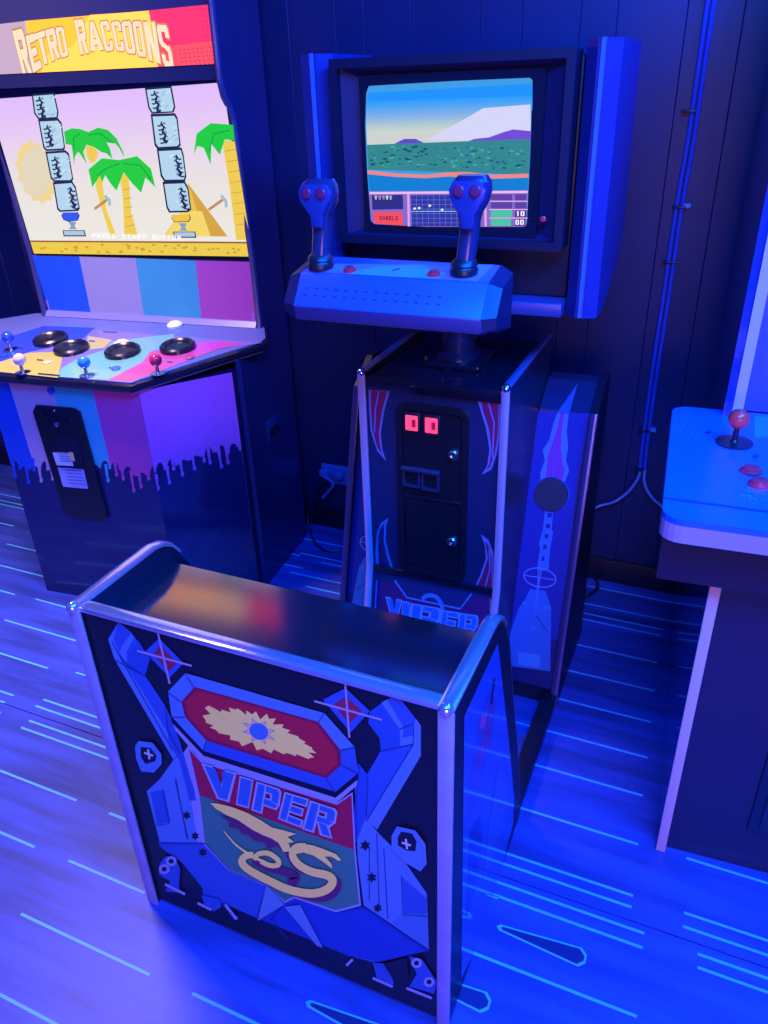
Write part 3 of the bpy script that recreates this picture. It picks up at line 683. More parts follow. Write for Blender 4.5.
    A.stroke([(378, -60), (360, 190)], 1.4, (0.06, 0.14, 0.42), T=w2)
    A.stroke([(540 + 16 * cos(t * pi / 10), 577.5 + 9.5 * sin(t * pi / 10) + 2 * cos(t * pi / 10)) for t in range(20)], 1.2, (0.12, 0.18, 0.46), closed=True)
    A.stroke([(524, 575), (556, 580)], 1.0, (0.12, 0.18, 0.46)); A.stroke([(542, 566), (538, 590)], 1.0, (0.12, 0.18, 0.46))
    # drop print where the opening is, mirror for the far wing
    if sgn == -1:
        A.v = [mx(v) for v in A.v]; A.f = [q[::-1] for q in A.f]
    keep = []
    A.build('wing_artwork', M_PRINT, fc)
    A2 = Art(WT, Vector((0, -(WT2.z - WT.z), WT2.y - WT.y)).normalized())
    A2.poly([(430, 62), (328, 208), (386, 212)], (0.05, 0.08, 0.28), T=w1)
    if sgn == -1:
        A2.v = [mx(v) for v in A2.v]; A2.f = [q[::-1] for q in A2.f]
    A2.build('wing_top_artwork', M_PRINT, fc)
    # dark inside disc shown through the opening sits proud of the print
    lathe('speaker_grille', pt(hx, hz, -0.0078), [(0, 0.0), (HR - 0.001, 0.0), (HR, -0.001), (HR, -0.0075), (0, -0.0075)], SPK, fc, n=28, axis=nw)

# ---- post
lathe('post_flange', (-0.600, 1.795, 0.946), [(0, 0), (0.085, 0), (0.085, 0.006), (0, 0.006)], M_BLACKG, fc, n=4)
box('post_base_plate', (-0.66, 1.72, 0.946), (-0.52, 1.87, 0.962), M_BLACKG, fc, bev=0.004)
lathe('post', (-0.593, 1.79, 0.962), [(0, 0), (0.055, 0), (0.055, 0.012), (0.044, 0.016), (0.044, 0.05), (0.040, 0.055), (0.040, 0.19), (0, 0.19)], mat('post_black', (0.02, 0.02, 0.06), 0.25, 0.4), fc, n=28)
box('swivel_arm', (-0.65, 1.43, 1.12), (-0.54, 1.86, 1.155), M_BLACK, fc, bev=0.006)
# ---- monitor head
box('head_bottom_shelf', (-0.87, 1.70, 1.098), (-0.33, 1.96, 1.128), mat('shelf_blue_black', (0.03, 0.04, 0.16), 0.35), fc, bev=0.003)
box('monitor_housing', (-0.868, 1.76, 1.128), (-0.332, 2.05, 1.60), M_BLACK, fc, bev=0.008)
FX0, FX1, FZ0, FZ1, FY = -0.862, -0.338, 1.238, 1.610, 1.700
ring_plate('monitor_frame', FX0, FZ0, FX1, FZ1, 0.004, 0.018, 1.76, 0.064, mat('monitor_frame_black', (0.006, 0.007, 0.028), 0.5, spec=0.3), fc)
bm = bmesh.new()    # sloping bezel from the frame down to the tube
o4 = [(FX0 + .018, FY + .012, FZ0 + .018), (FX1 - .018, FY + .012, FZ0 + .018), (FX1 - .018, FY + .012, FZ1 - .018), (FX0 + .018, FY + .012, FZ1 - .018)]
SX0, SX1, SZ0, SZ1, SY = -0.789, -0.411, 1.272, 1.566, 1.738
i4 = [(SX0, SY, SZ0), (SX1, SY, SZ0), (SX1, SY, SZ1), (SX0, SY, SZ1)]
va = [bm.verts.new(p) for p in o4]; vb = [bm.verts.new(p) for p in i4]
for k in range(4): bm.faces.new([va[k], va[(k + 1) % 4], vb[(k + 1) % 4], vb[k]])
from_bm('monitor_bezel', bm, mat('bezel_card', (0.012, 0.013, 0.06), 0.55, spec=0.2), fc)
# tube face, slightly domed, with the game picture
M_SCR = attr_mat('crt_picture', 0.08, emit=1.1, base=False)
SP = 1.716
A = Art((0, SP, 0), (0, -1, 0), eps=0.00003, base=0.0003); P = A.poly
k3 = crop(340, 40, 220 / 768); hd = crop(340, 40, 220 / 768)
def em(c, s=1.0): return tuple(v * s for v in lin(c))
scr = [(100, 162), (92, 185), (88, 300), (95, 460), (108, 630), (120, 640), (300, 652), (640, 652), (652, 640), (664, 400), (672, 140), (662, 132), (400, 143), (110, 160)]
P(scr, em((60, 150, 215)), T=k3)
def band(y0l, y0r, y1l, y1r, c, xl0=92, xr0=672):
    def xb(y, left): return (92 + (max(0, y - 300)) * 0.05) if left else (672 - (y - 140) * 0.036)
    P([(xb(y0l, 1), y0l), (xb(y0r, 0), y0r), (xb(y1r, 0), y1r), (xb(y1l, 1), y1l)], em(c), T=k3)
sky = [(40, 150, 245), (45, 150, 240), (90, 160, 225), (130, 170, 215), (165, 190, 200), (195, 205, 190), (200, 200, 195)]
ys = [(185, 160), (215, 195), (243, 222), (270, 250), (295, 275), (320, 300), (340, 320), (370, 355)]
P([(96, 185), (672, 152), (672, 245), (93, 250)], em((30, 140, 240)), T=k3)
for k in range(1, 7):
    for m_ in range(4):
        t0, t1 = m_ / 4, (m_ + 1) / 4; e0, e1 = ys[k], ys[k + 1]; ca_, cb_ = sky[k], sky[min(6, k + 1)]
        band(e0[0] + (e1[0] - e0[0]) * t0, e0[1] + (e1[1] - e0[1]) * t0, e0[0] + (e1[0] - e0[0]) * t1, e0[1] + (e1[1] - e0[1]) * t1, tuple(ca_[z] * (1 - t0) + cb_[z] * t0 for z in range(3)))
P([(300, 350), (420, 285), (500, 238), (665, 225), (665, 345), (440, 350)], em((205, 205, 235)), T=k3)
P([(190, 362), (225, 345), (265, 345), (300, 362)], em((90, 70, 190)), T=k3)
P([(430, 360), (470, 345), (520, 340), (570, 322), (605, 312), (668, 318), (666, 360)], em((110, 70, 200)), T=k3)
band(366, 345, 452, 470, (50, 128, 132))
random.seed(3)
for k in range(150):
    x = random.uniform(98, 655); y = random.uniform(370, 450) - (x - 98) * 0.005
    r = random.uniform(3, 8); g = random.choice([(40, 150, 110), (20, 95, 100), (70, 170, 140), (15, 80, 85)])
    P([(x - r * 1.5, y), (x, y - r * .6), (x + r * 1.5, y), (x, y + r * .6)], em(g), step=(k % 10 == 0), T=k3)
P([(97, 455), (200, 466), (300, 470), (380, 462), (440, 460), (540, 470), (659, 466), (658, 480), (540, 484), (380, 476), (300, 482), (200, 478), (98, 468)], em((230, 130, 120)), T=k3)
P([(98, 468), (200, 478), (300, 482), (380, 476), (540, 484), (658, 480), (656, 530), (104, 530)], em((15, 120, 200)), T=k3)
P([(102, 528), (657, 524), (650, 648), (640, 652), (300, 652), (120, 642), (110, 632)], em((130, 100, 190)), T=k3)
P([(104, 530), (656, 526), (656, 534), (104, 538)], em((230, 180, 240)), T=k3)
P([(112, 542), (220, 540), (222, 590), (114, 592)], em((45, 40, 120)), T=k3)
for k in range(5): P([(122 + 13 * k, 543), (131 + 13 * k, 543), (129 + 13 * k, 557), (124 + 13 * k, 557)], em((250, 245, 225)), T=k3, step=False)
P([(116, 600), (218, 600), (222, 648), (122, 640)], em((235, 75, 75)), T=k3)
A.text('SHIELD', (138, 614), (206, 615), (206, 629), (139, 628), em((120, 30, 50)), T=k3)
P([(248, 542), (492, 540), (492, 650), (252, 650)], em((45, 50, 150)), T=k3)
for k in range(1, 12): A.stroke([(248 + 20 * k, 542), (250 + 20 * k, 650)], 0.35, em((110, 120, 220)), T=k3)
for k in range(1, 7): A.stroke([(248, 542 + 16 * k), (492, 541 + 16 * k)], 0.35, em((110, 120, 220)), T=k3)
A.stroke([(248, 598), (492, 597)], 0.7, em((130, 200, 230)), T=k3)
for c in ((262, 588), (278, 586), (315, 578), (358, 592)): A.ell(c, 1.4, 1.2, em((255, 225, 220)), T=k3, n=8)
for (x0, x1) in ((528, 602), (612, 652)):
    for j, (y0, y1) in enumerate(((538, 560), (566, 588), (594, 618), (624, 648))):
        c = (90, 60, 150) if j < 2 else ((70, 190, 150) if x0 < 600 else (80, 50, 140))
        P([(x0, y0), (x1 - (y0 > 600) * 4, y0), (x1 - (y0 > 600) * 5, y1), (x0, y1)], em(c), T=k3, step=(j == 0))
    for yy in (562, 591, 621): A.stroke([(522, yy), (656, yy)], 0.7, em((240, 190, 240)), T=k3)
A.glyph('1', [(616, 597), (628, 597), (628, 614), (616, 614)], em((255, 245, 255)), T=k3); A.glyph('0', [(632, 597), (645, 597), (645, 614), (632, 614)], em((255, 245, 255)), T=k3)
A.glyph('0', [(614, 627), (626, 627), (626, 644), (614, 644)], em((255, 245, 255)), T=k3); A.glyph('0', [(630, 627), (643, 627), (643, 644), (630, 644)], em((255, 245, 255)), T=k3)
for xx in (240, 508): A.stroke([(xx, 536), (xx + 2, 650)], 2.2, em((215, 160, 225)), T=k3)
scrn = A.build('game_picture', M_SCR, fc)
box('picture_tube', (SX0 - 0.012, SP + 0.0002, SZ0 - 0.012), (SX1 + 0.012, SP + 0.03, SZ1 + 0.012), mat('tube_glass', (0.01, 0.01, 0.02), 0.06), fc)
lathe('indicator_lamp', (-0.383, FY + .012, 1.30), [(0, 0), (0.006, 0), (0.006, 0.012), (0, 0.014)], M_RED, fc, n=12, axis=(0, -1, 0.2))
# ---- pods on both sides of the head
M_POD = mat('pod_blue_grey', (0.014, 0.025, 0.17), 0.32, noise=0.1, nscale=20)
M_PODE = mat('pod_edge_trim', (0.10, 0.2, 0.6), 0.25, 0.3)
for sgn in (1, -1):
    X = (lambda x: CX + (x - CX) * sgn)
    sec = [(-0.327, 1.738), (-0.300, 1.708), (-0.282, 1.708), (-0.257, 1.722)]
    zt, zb = 1.622, 1.098
    bm = bmesh.new()
    body = [(-0.327, 1.738), (-0.301, 1.709), (-0.281, 1.709), (-0.257, 1.722), (-0.255, 1.95), (-0.327, 1.95)]
    vt = [bm.verts.new((X(x), y, zt)) for x, y in body]
    zbs = [zb, zb, zb, zb, zb, zb]
    vbm = [bm.verts.new((X(x), y if y < 1.9 else 1.78, zb)) for x, y in body]
    vm = [bm.verts.new((X(x), y + (0.05 if y > 1.9 else 0), 1.20)) for x, y in body]
    for r0, r1 in ((vt, vm), (vm, vbm)):
        for k in range(6): bm.faces.new([r0[k], r0[(k + 1) % 6], r1[(k + 1) % 6], r1[k]])
    bm.faces.new(vt); bm.faces.new(vbm[::-1])
    from_bm('side_pod', bm, M_POD, fc)
    prism('pod_edge_trim', [(X(-0.296), 1.7095, zb + 0.002), (X(-0.2945), 1.7045, zb + 0.002), (X(-0.2875), 1.7045, zb + 0.002), (X(-0.286), 1.7095, zb + 0.002)], (0, 0, zt - zb - 0.001), M_PODE, fc)
    xa, xb_ = sorted((X(-0.330), X(-0.320)))
    box('pod_bracket', (xa - 0.010, 1.77, 1.2), (xb_ + 0.004, 1.9, 1.5), M_BLACK, fc)
# ---- control box
M_CTL = mat('control_box_blue', (0.03, 0.10, 0.46), 0.35, bump=0.2, nscale=300)
M_CTLE = mat('control_box_end', (0.010, 0.012, 0.055), 0.4)
cp = [(1.47, 1.252), (1.388, 1.234), (1.347, 1.178), (1.352, 1.152), (1.47, 1.122)]
CX0, CX1 = -0.795, -0.405
prism('control_box', [(CX0, y, z) for y, z in cp], (CX1 - CX0, 0, 0), M_CTL, fc, bev=0.003)
for x, d in ((CX0, -1), (CX1, 1)):
    bm = bmesh.new()
    a = [bm.verts.new((x, y, z)) for y, z in cp]
    yc, zc = 1.42, 1.19
    b = [bm.verts.new((x + d * 0.026, yc + (y - yc) * 0.86, zc + (z - zc) * 0.80)) for y, z in cp]
    for k in range(5): bm.faces.new([a[k], a[(k + 1) % 5], b[(k + 1) % 5], b[k]])
    bm.faces.new(b); bm.faces.new(a[::-1])
    from_bm('control_box_end', bm, M_CTLE, fc)
prism('control_box_lower_edge', [(CX0 + .002, y, z) for y, z in ((1.3445, 1.1775), (1.3495, 1.1495), (1.40, 1.136), (1.40, 1.16))], (CX1 - CX0 - .004, 0, 0), mat('lower_edge_purple', (0.05, 0.03, 0.13), 0.4), fc, bev=0.002)
ntop = Vector((0, -0.018, 0.082)).normalized()
A = Art((0, 1.47, 1.252), ntop, clips=[(Vector((0, 1.392, 0)), Vector((0, 1, 0))), (Vector((-0.792, 0, 0)), Vector((1, 0, 0))), (Vector((-0.408, 0, 0)), Vector((-1, 0, 0)))]); P = A.poly
s1 = crop(280, 160, 120 / 683); s2 = crop(400, 160, 120 / 683)
P([(300, 277), (312, 264), (494, 265), (476, 283), (466, 285)], (0.30, 0.20, 0.55))
P([(340, 276), (375, 267), (420, 265), (446, 274), (430, 281)], (0.14, 0.34, 0.6))
A.stroke([(392, 271), (400, 269)], 1.2, NV)
A.build('control_panel_overlay', M_PRINT, fc)
def tp(px, py): return pix(px, py, (0, 1.47, 1.252), ntop)
for p in ((350, 271), (434, 275)):
    c = tp(*p)
    lathe('start_button', c, [(0.013, 0), (0.013, 0.004), (0.0095, 0.005), (0.0095, 0.008), (0.006, 0.0095), (0, 0.0095)], M_RED, fc, n=18, axis=ntop)
for k in range(14):
    for j in range(2):
        y = 1.362 + j * 0.0085; z = 1.178 + (y - 1.347) / 0.041 * 0.056
        box('vent_slot', (-0.775 + k * 0.0215, y - 0.0025, z - 0.004), (-0.768 + k * 0.0215, y + 0.0005, z - 0.0005), mat('slot_dark', (0.02, 0.04, 0.22), 0.5), fc)
# control sticks
M_STICK = mat('stick_black_plastic', (0.02, 0.026, 0.085), 0.25)
def control_stick(base, lean_x, lean_y, hgt):
    bx_, by_, bz_ = base
    st = lathe('control_stick', base, [(0, 0), (0.026, 0), (0.027, 0.008), (0.024, 0.014), (0.026, 0.017), (0.023, 0.024), (0.016, 0.030), (0.0, 0.031)], M_BLACKP, fc, n=20)
    bm = bmesh.new(); rows = []
    # grip: rounded oval sections rising from the boot
    secs = [(0.018, 0.0165, 0.020, 0), (0.04, 0.0175, 0.021, 0.002), (0.07, 0.0175, 0.021, 0.004), (0.09, 0.0185, 0.021, 0.0), (0.105, 0.022, 0.021, -0.004), (0.125, 0.034, 0.023, -0.010), (0.143, 0.0375, 0.024, -0.014), (0.158, 0.035, 0.023, -0.015), (0.168, 0.026, 0.018, -0.013)]
    nseg = 20
    for (zz, rx, ry, oy) in secs:
        z = zz * hgt / 0.168; t = z / hgt
        row = []
        for k in range(nseg):
            a = 2 * pi * k / nseg; ca, sa = cos(a), sin(a); e = 0.72
            x = rx * math.copysign(abs(ca) ** e, ca); y = ry * math.copysign(abs(sa) ** e, sa)
            row.append(bm.verts.new((bx_ + x + lean_x * t, by_ + oy + y + lean_y * t, bz_ + z)))
        rows.append(row)
    for r0, r1 in zip(rows, rows[1:]):
        for k in range(nseg): bm.faces.new([r0[k], r0[(k + 1) % nseg], r1[(k + 1) % nseg], r1[k]])
    bm.faces.new(rows[0][::-1]); bm.faces.new(rows[-1])
    g = from_bm('grip', bm, M_STICK, st, smooth=True)
    zb = bz_ + 0.143 * hgt / 0.168; yb = by_ - 0.014 - 0.025 + lean_y * .85
    hx_ = bx_ + lean_x * .82
    prism('face_plate', [(hx_ + dx, yb + 0.012 + (0.003 if dz2 < 0.12 else 0), bz_ + dz2 * hgt / .168) for dx, dz2 in ((-0.026, 0.160), (0.026, 0.160), (0.034, 0.146), (0.031, 0.130), (0.013, 0.104), (0.011, 0.082), (-0.011, 0.082), (-0.013, 0.104), (-0.031, 0.130), (-0.034, 0.146))], (0, -0.012, 0), mat('stick_face_blue', (0.022, 0.04, 0.20), 0.3), st, bev=0.002)
    for s in (-1, 1):
        lathe('thumb_button', (bx_ + s * 0.0155 + lean_x * .85, yb, zb + 0.002), [(0.0105, -0.004), (0.0105, 0.002), (0.008, 0.004), (0, 0.0045)], mat('thumb_button_red', (0.20, 0.015, 0.07), 0.4), st, n=16, axis=(0, -1, 0.12))
    box('trigger', (bx_ - 0.007 + lean_x * .6, by_ + 0.016 + lean_y * .6, bz_ + 0.095 * hgt / .168), (bx_ + 0.007 + lean_x * .6, by_ + 0.034 + lean_y * .6, bz_ + 0.122 * hgt / .168), M_RED, st, bev=0.003)
    return st
b1 = tp(321, 268); b2 = tp(464, 274)
control_stick(b1, 0.012, 0.012, 0.166); control_stick(b2, 0.014, 0.012, 0.172)

# ================================================================== FOUR-PLAYER CABINET (left)
RO = Vector((-1.807, 1.649, 0)); RA = R(6)
rc = empty('four_player_arcade_cabinet', RO, RA, 'tall rainbow-striped cabinet with lit yellow marquee, four joysticks and dripping paint front', 'arcade cabinet')
frame_of(rc)
RM = Matrix.Translation(RO) @ Matrix.Rotation(RA, 4, 'Z')
def lw(u, v, z): return RM @ Vector((u, v, z))          # local -> world
UV = RM.to_3x3()
M_RSIDE = mat('navy_side_vinyl', (0.014, 0.018, 0.085), 0.25, noise=0.15, nscale=15)
# base: front face plus angled faces
base_poly = [(-0.275, 0.0), (0.275, 0.0), (0.466, 0.215), (0.466, 0.56), (-0.46, 0.56), (-0.452, 0.2)]
prism('cabinet_base', [(u, v, 0.0) for u, v in base_poly], (0, 0, 0.80), mat('base_black', (0.012, 0.012, 0.05), 0.3), rc, local=True)
# side panels
sp_prof = [(0.236, 0.0), (0.236, 0.845), (0.40, 0.868), (0.408, 0.90), (0.408, 1.09), (0.40, 1.20), (0.387, 1.48), (0.375, 1.515), (0.345, 1.548), (0.332, 1.59), (0.335, 1.80), (0.34, 2.0), (0.60, 2.0), (0.60, 0.0)]
for u0 in (0.470, -0.362):
    pr = sp_prof if u0 > 0 else [(0.40, 0.868)] + sp_prof[3:12] + [(0.60, 2.0), (0.60, 0.868)]
    prism('side_panel', [(u0, v, z) for v, z in pr], (0.018, 0, 0), M_RSIDE, rc, local=True)
    bm = bmesh.new(); ed = sp_prof[2:12]
    pts = [(u0 + 0.009, v, z) for v, z in ed]
    add_tube(bm, pts, 0.0098, 8)
    from_bm('t_moulding', bm, mat('grey_moulding', (0.05, 0.045, 0.12), 0.3), rc, smooth=True, local=True)
box('cabinet_back', (-0.344, 0.56, 0.80), (0.47, 0.6, 2.0), M_BLACK, rc, local=True)
box('cabinet_roof', (-0.344, 0.36, 1.98), (0.47, 0.56, 2.0), M_BLACK, rc, local=True)
# deck
deck = [(-0.273, -0.03), (0.275, -0.03), (0.452, 0.198), (0.535, 0.300), (0.535, 0.33), (0.490, 0.42), (-0.40, 0.42), (-0.535, 0.33), (-0.535, 0.300), (-0.452, 0.198)]
dz = lambda v: 0.84 + 0.12 * v
bm = bmesh.new()
tv = [bm.verts.new((u, v, dz(v))) for u, v in deck]; bv = [bm.verts.new((u, v, dz(v) - 0.035)) for u, v in deck]
bm.faces.new(tv); bm.faces.new(bv[::-1])
for k in range(len(deck)): bm.faces.new([tv[k], bv[k], bv[(k + 1) % len(deck)], tv[(k + 1) % len(deck)]])
dk = from_bm('control_deck', bm, mat('deck_vinyl', (0.10, 0.12, 0.30), 0.3), rc, local=True)
bm = bmesh.new(); add_tube(bm, [(u, v - 0.002, dz(v) - 0.017) for u, v in deck[6:] + deck[:6]], 0.0135, 8)
from_bm('deck_moulding', bm, M_BLACKG, rc, smooth=True, local=True)
nd = UV @ Vector((0, -0.12, 1)).normalized()
D0 = lw(0, 0, 0.84)
def dp(x, y): return pix(x, y, D0, nd)
A = Art(D0, nd); P = A.poly
BL = (0.03, 0.06, 0.42); YE = (0.42, 0.38, 0.08); TL = (0.14, 0.38, 0.28); PK = (0.5, 0.06, 0.22); LV = (0.18, 0.14, 0.38); CM_ = (0.4, 0.25, 0.3)
def clip_deck(pts): return pts
P([(44, 326), (262, 343), (219, 349), (131, 383), (0, 372), (0, 340)], LV)
P([(44, 326), (95, 328), (84, 338), (60, 346), (30, 352), (0, 362), (0, 340)], BL)
P([(0, 362), (28, 353), (62, 352), (62, 360), (58, 378), (0, 372)], YE)
P([(88, 336), (112, 340), (104, 348), (86, 350)], YE)
P([(62, 368), (80, 358), (105, 350), (112, 342), (140, 338), (150, 352), (140, 366), (120, 378), (110, 380), (58, 377)], TL)
P([(140, 338), (175, 334), (170, 346), (150, 352)], (0.16, 0.36, 0.4))
P([(108, 380), (128, 370), (143, 362), (150, 352), (168, 350), (215, 342), (245, 343), (219, 349), (131, 382)], PK)
P([(186, 345), (205, 342), (230, 345), (212, 350), (195, 354)], (0.5, 0.05, 0.36))
for p in [(110, 332, 14), (20, 348, 8), (190, 349, 9), (92, 341, 6), (112, 368, 6), (40, 360, 6), (170, 362, 6)]:
    A.stroke([(p[0] - p[2] / 2, p[1]), (p[0] + p[2] / 2, p[1] + .6)], 1.3, (0.04, 0.03, 0.12))
A.stroke([(38, 374), (60, 376)], 1.6, (0.03, 0.03, 0.08))
A.build('deck_artwork', M_PRINTG, dk)
M_RINGB = mat('cup_ring_black', (0.008, 0.008, 0.018), 0.25)
for p in ((51, 341), (72, 350), (123, 353), (178, 348.5)):
    c = dp(*p)
    lathe('cup_holder', c, [(0.056, 0.0), (0.055, 0.012), (0.049, 0.017), (0.042, 0.014), (0.036, 0.006), (0.0, 0.0055)], M_RINGB, dk, n=28, axis=nd)
for p, col, nm in (((11, 350), (0.02, 0.06, 0.5), 'blue'), ((23, 373), (0.62, 0.45, 0.5), 'white'), ((87, 376), (0.03, 0.22, 0.55), 'light_blue'), ((158, 374), (0.5, 0.02, 0.06), 'red')):
    c = dp(*p)
    j = lathe('joystick', c, [(0, 0.0006), (0.022, 0.0006), (0.022, 0.003), (0.006, 0.004), (0.0045, 0.03), (0, 0.03)], M_STEEL, dk, n=18)
    lathe('ball_top', c + Vector((0, 0, 0.042)), ball_prof(0.0185, 0, 12), mat('ball_' + nm, col, 0.15), j, n=20)
for p, col in (((48, 363), (0.6, 0.5, 0.2)), ((116, 369), (0.03, 0.12, 0.5)), ((190, 358), (0.35, 0.05, 0.15)), ((4, 356), (0.02, 0.05, 0.45))):
    lathe('push_button', dp(*p), [(0.014, 0), (0.014, 0.004), (0.010, 0.006), (0, 0.0065)], mat('button_%d' % int(p[0] * 10), col, 0.25), dk, n=16, axis=nd)
for p in ((122, 345), (175, 326)):
    lathe('dome_button', dp(*p), [(0.026, 0), (0.026, 0.006), (0.021, 0.011), (0.012, 0.016), (0, 0.018)], mat('white_dome', (0.72, 0.78, 0.8), 0.15), dk, n=22, axis=nd)
# stripe panel (below the screen), screen, marquee : shared sloping front plane
def vfront(z): return 0.425 + (1.095 - z) * 0.02 if z < 1.095 else 0.405 - (z - 1.095) * 0.11
def panel(name, z0, z1, th, m, parent, u0=-0.344, u1=0.470, v0=None, v1=None):
    va = vfront(z0) if v0 is None else v0; vb_ = vfront(z1) if v1 is None else v1
    return prism(name, [(u0, va, z0), (u0, vb_, z1), (u0, vb_ + th, z1), (u0, va + th, z0)], (u1 - u0, 0, 0), m, parent, local=True)
stp = panel('stripe_panel', 0.86, 1.092, 0.02, mat('stripe_backing', (0.1, 0.1, 0.3), 0.3), rc, v0=0.425, v1=0.405)
def plane_of(z0, v0, z1, v1):
    n = UV @ Vector((0, -(z1 - z0), (v1 - v0))).normalized()
    return lw(0, v0, z0), n
p0, n0 = plane_of(0.86, 0.425, 1.092, 0.405)
s5 = crop(0, 230, 300 / 768)
A = Art(p0, n0); P = A.poly
P([(80, 66), (203, 68), (243, 262), (122, 250)], (0.02, 0.12, 0.55), T=s5)
P([(203, 68), (347, 72), (376, 272), (243, 262)], (0.42, 0.36, 0.40), T=s5)
P([(347, 72), (500, 78), (522, 284), (376, 272)], (0.07, 0.40, 0.40), T=s5)
P([(500, 78), (646, 82), (668, 292), (522, 284)], (0.55, 0.09, 0.30), T=s5)
A.stroke([(120, 180), (130, 222), (380, 240), (645, 262), (648, 212)], 2.2, (0.34, 0.24, 0.5), T=s5)
A.build('stripe_print', M_PRINT, stp)
ledge = prism('deck_ledge', [(-0.344, v, z) for v, z in ((0.395, 0.889), (0.41, 0.905), (0.425, 0.905), (0.425, 0.889))], (0.814, 0, 0), mat('ledge_grey', (0.18, 0.17, 0.35), 0.3), rc, local=True)
# screen
p0, n0 = plane_of(1.095, 0.405, 1.60, 0.3495)
sb = panel('screen_bezel', 1.092, 1.625, 0.03, M_BLACKG, rc)
M_SCR2 = attr_mat('lcd_picture', 0.12, emit=1.0, base=False)
A = Art(p0, n0, eps=0.00003, base=0.0004); P = A.poly
g1, g3, g4, g5, g6 = crop(0, 0, 1 / 6), crop(0, 80, 1 / 6), crop(128, 80, 1 / 6), crop(20, 160, 1 / 6), crop(128, 160, 1 / 6)
gg = crop(0, 0, 270 / 768)
TLc, TRc, BRc, BLc = Vector((-12, 99.5)), Vector((222.5, 82.5)), Vector((250, 256.5)), Vector((34, 253.5))
def q(a, b):   # a across, b down
    l = TLc.lerp(BLc, b); r = TRc.lerp(BRc, b); v = l.lerp(r, a); return (v.x, v.y)
grad = [(226, 190, 250), (228, 195, 248), (230, 202, 242), (232, 210, 236), (233, 218, 230), (234, 224, 226), (235, 228, 222), (236, 230, 222), (237, 231, 222), (238, 233, 224)]
A.k += 1
NS = 40
for k in range(NS):
    t = k / (NS - 1) * 8.99; i0 = int(t); fr_ = t - i0
    c = tuple(grad[i0][m_] * (1 - fr_) + grad[min(9, i0 + 1)][m_] * fr_ for m_ in range(3))
    P([q(0, k * .92 / NS), q(1, k * .92 / NS), q(1, (k + 1) * .92 / NS), q(0, (k + 1) * .92 / NS)], em(c), step=False)
P([q(0, 0.915), q(1, 0.915), q(1, 1.0), q(0, 1.0)], em((238, 205, 60)))
P([q(0, 0.915), q(1, 0.915), q(1, 0.925), q(0, 0.925)], em((150, 95, 30)))
for k in range(40):
    a = random.uniform(.01, .98); b = random.uniform(.935, .985)
    P([q(a, b), q(a + .012, b - .006), q(a + .02, b + .004), q(a + .008, b + .01)], em((210, 160, 40)), step=(k == 0))
# sun
A.k += 1
sc_ = Vector((36.5, 172)); rs = (17, 29)
P([(sc_.x + (rs[0] + (3.4 if k % 2 else 0)) * cos(k * pi / 14) + 6 * sin(k * pi / 14), sc_.y + (rs[1] + (3 if k % 2 else 0)) * sin(k * pi / 14)) for k in range(28)], em((240, 215, 140)))
A.ell((36.5, 172), 15.5, 26, em((228, 215, 185)), n=24)
OL = (25, 35, 70)
# palms
GR, GD, YT = em((30, 205, 45)), em((10, 150, 40)), em((240, 205, 70))
P([(445, 40), (490, 50), (500, 180), (520, 300), (578, 452), (540, 452), (488, 280), (460, 180)], YT, T=g5)
P([(515, 395), (560, 395), (592, 440), (572, 490), (545, 500), (520, 450)], YT, T=g3)
P([(385, 310), (430, 290), (480, 293), (530, 312), (590, 285), (650, 300), (700, 350), (740, 430), (747, 465), (715, 405), (690, 380), (640, 375), (660, 410), (675, 475), (640, 440), (610, 432), (560, 400), (520, 388), (500, 430), (522, 505), (490, 455), (470, 430), (450, 460), (445, 512), (435, 420), (430, 390), (395, 385)], GR, T=g3)
A.stroke([(530, 330), (600, 320), (680, 380)], 1.0, GD, T=g3); A.stroke([(480, 320), (440, 350), (445, 420)], 1.0, GD, T=g3)
P([(338, 488), (366, 498), (373, 600), (392, 668), (354, 668), (350, 560)], YT, T=gg)
P([(252, 482), (290, 450), (340, 455), (390, 444), (430, 480), (442, 532), (414, 505), (402, 548), (377, 522), (352, 490), (332, 542), (315, 522), (300, 498), (290, 520), (285, 500), (263, 532)], GR, T=gg)
A.stroke([(340, 465), (300, 480), (275, 500)], 1.0, GD, T=gg); A.stroke([(350, 465), (400, 470), (430, 510)], 1.0, GD, T=gg)
P([(632, 398), (668, 402), (712, 682), (672, 682), (655, 540)], YT, T=gg)
for k in range(8): A.stroke([(640 + k * 4.5, 430 + k * 30), (672 + k * 4.2, 425 + k * 30)], 0.7, em((205, 150, 40)), T=gg)
for k in range(5): A.stroke([(352 + k * 2, 540 + k * 26), (372 + k * 3, 535 + k * 26)], 0.7, em((205, 150, 40)), T=gg)
P([(552, 440), (560, 380), (600, 350), (664, 355), (668, 400), (640, 396), (626, 440), (602, 410), (600, 468), (580, 420), (562, 415)], GR, T=gg)
A.stroke([(655, 370), (610, 380), (595, 430)], 1.0, GD, T=gg)
# pyramid
P([(535, 520), (648, 672), (466, 672), (515, 600)], em((235, 195, 70)), T=gg)
P([(535, 520), (648, 672), (585, 672)], em((215, 165, 50)), T=gg)
P([(470, 672), (515, 600), (575, 600), (600, 672)], em((245, 215, 100)), T=gg)
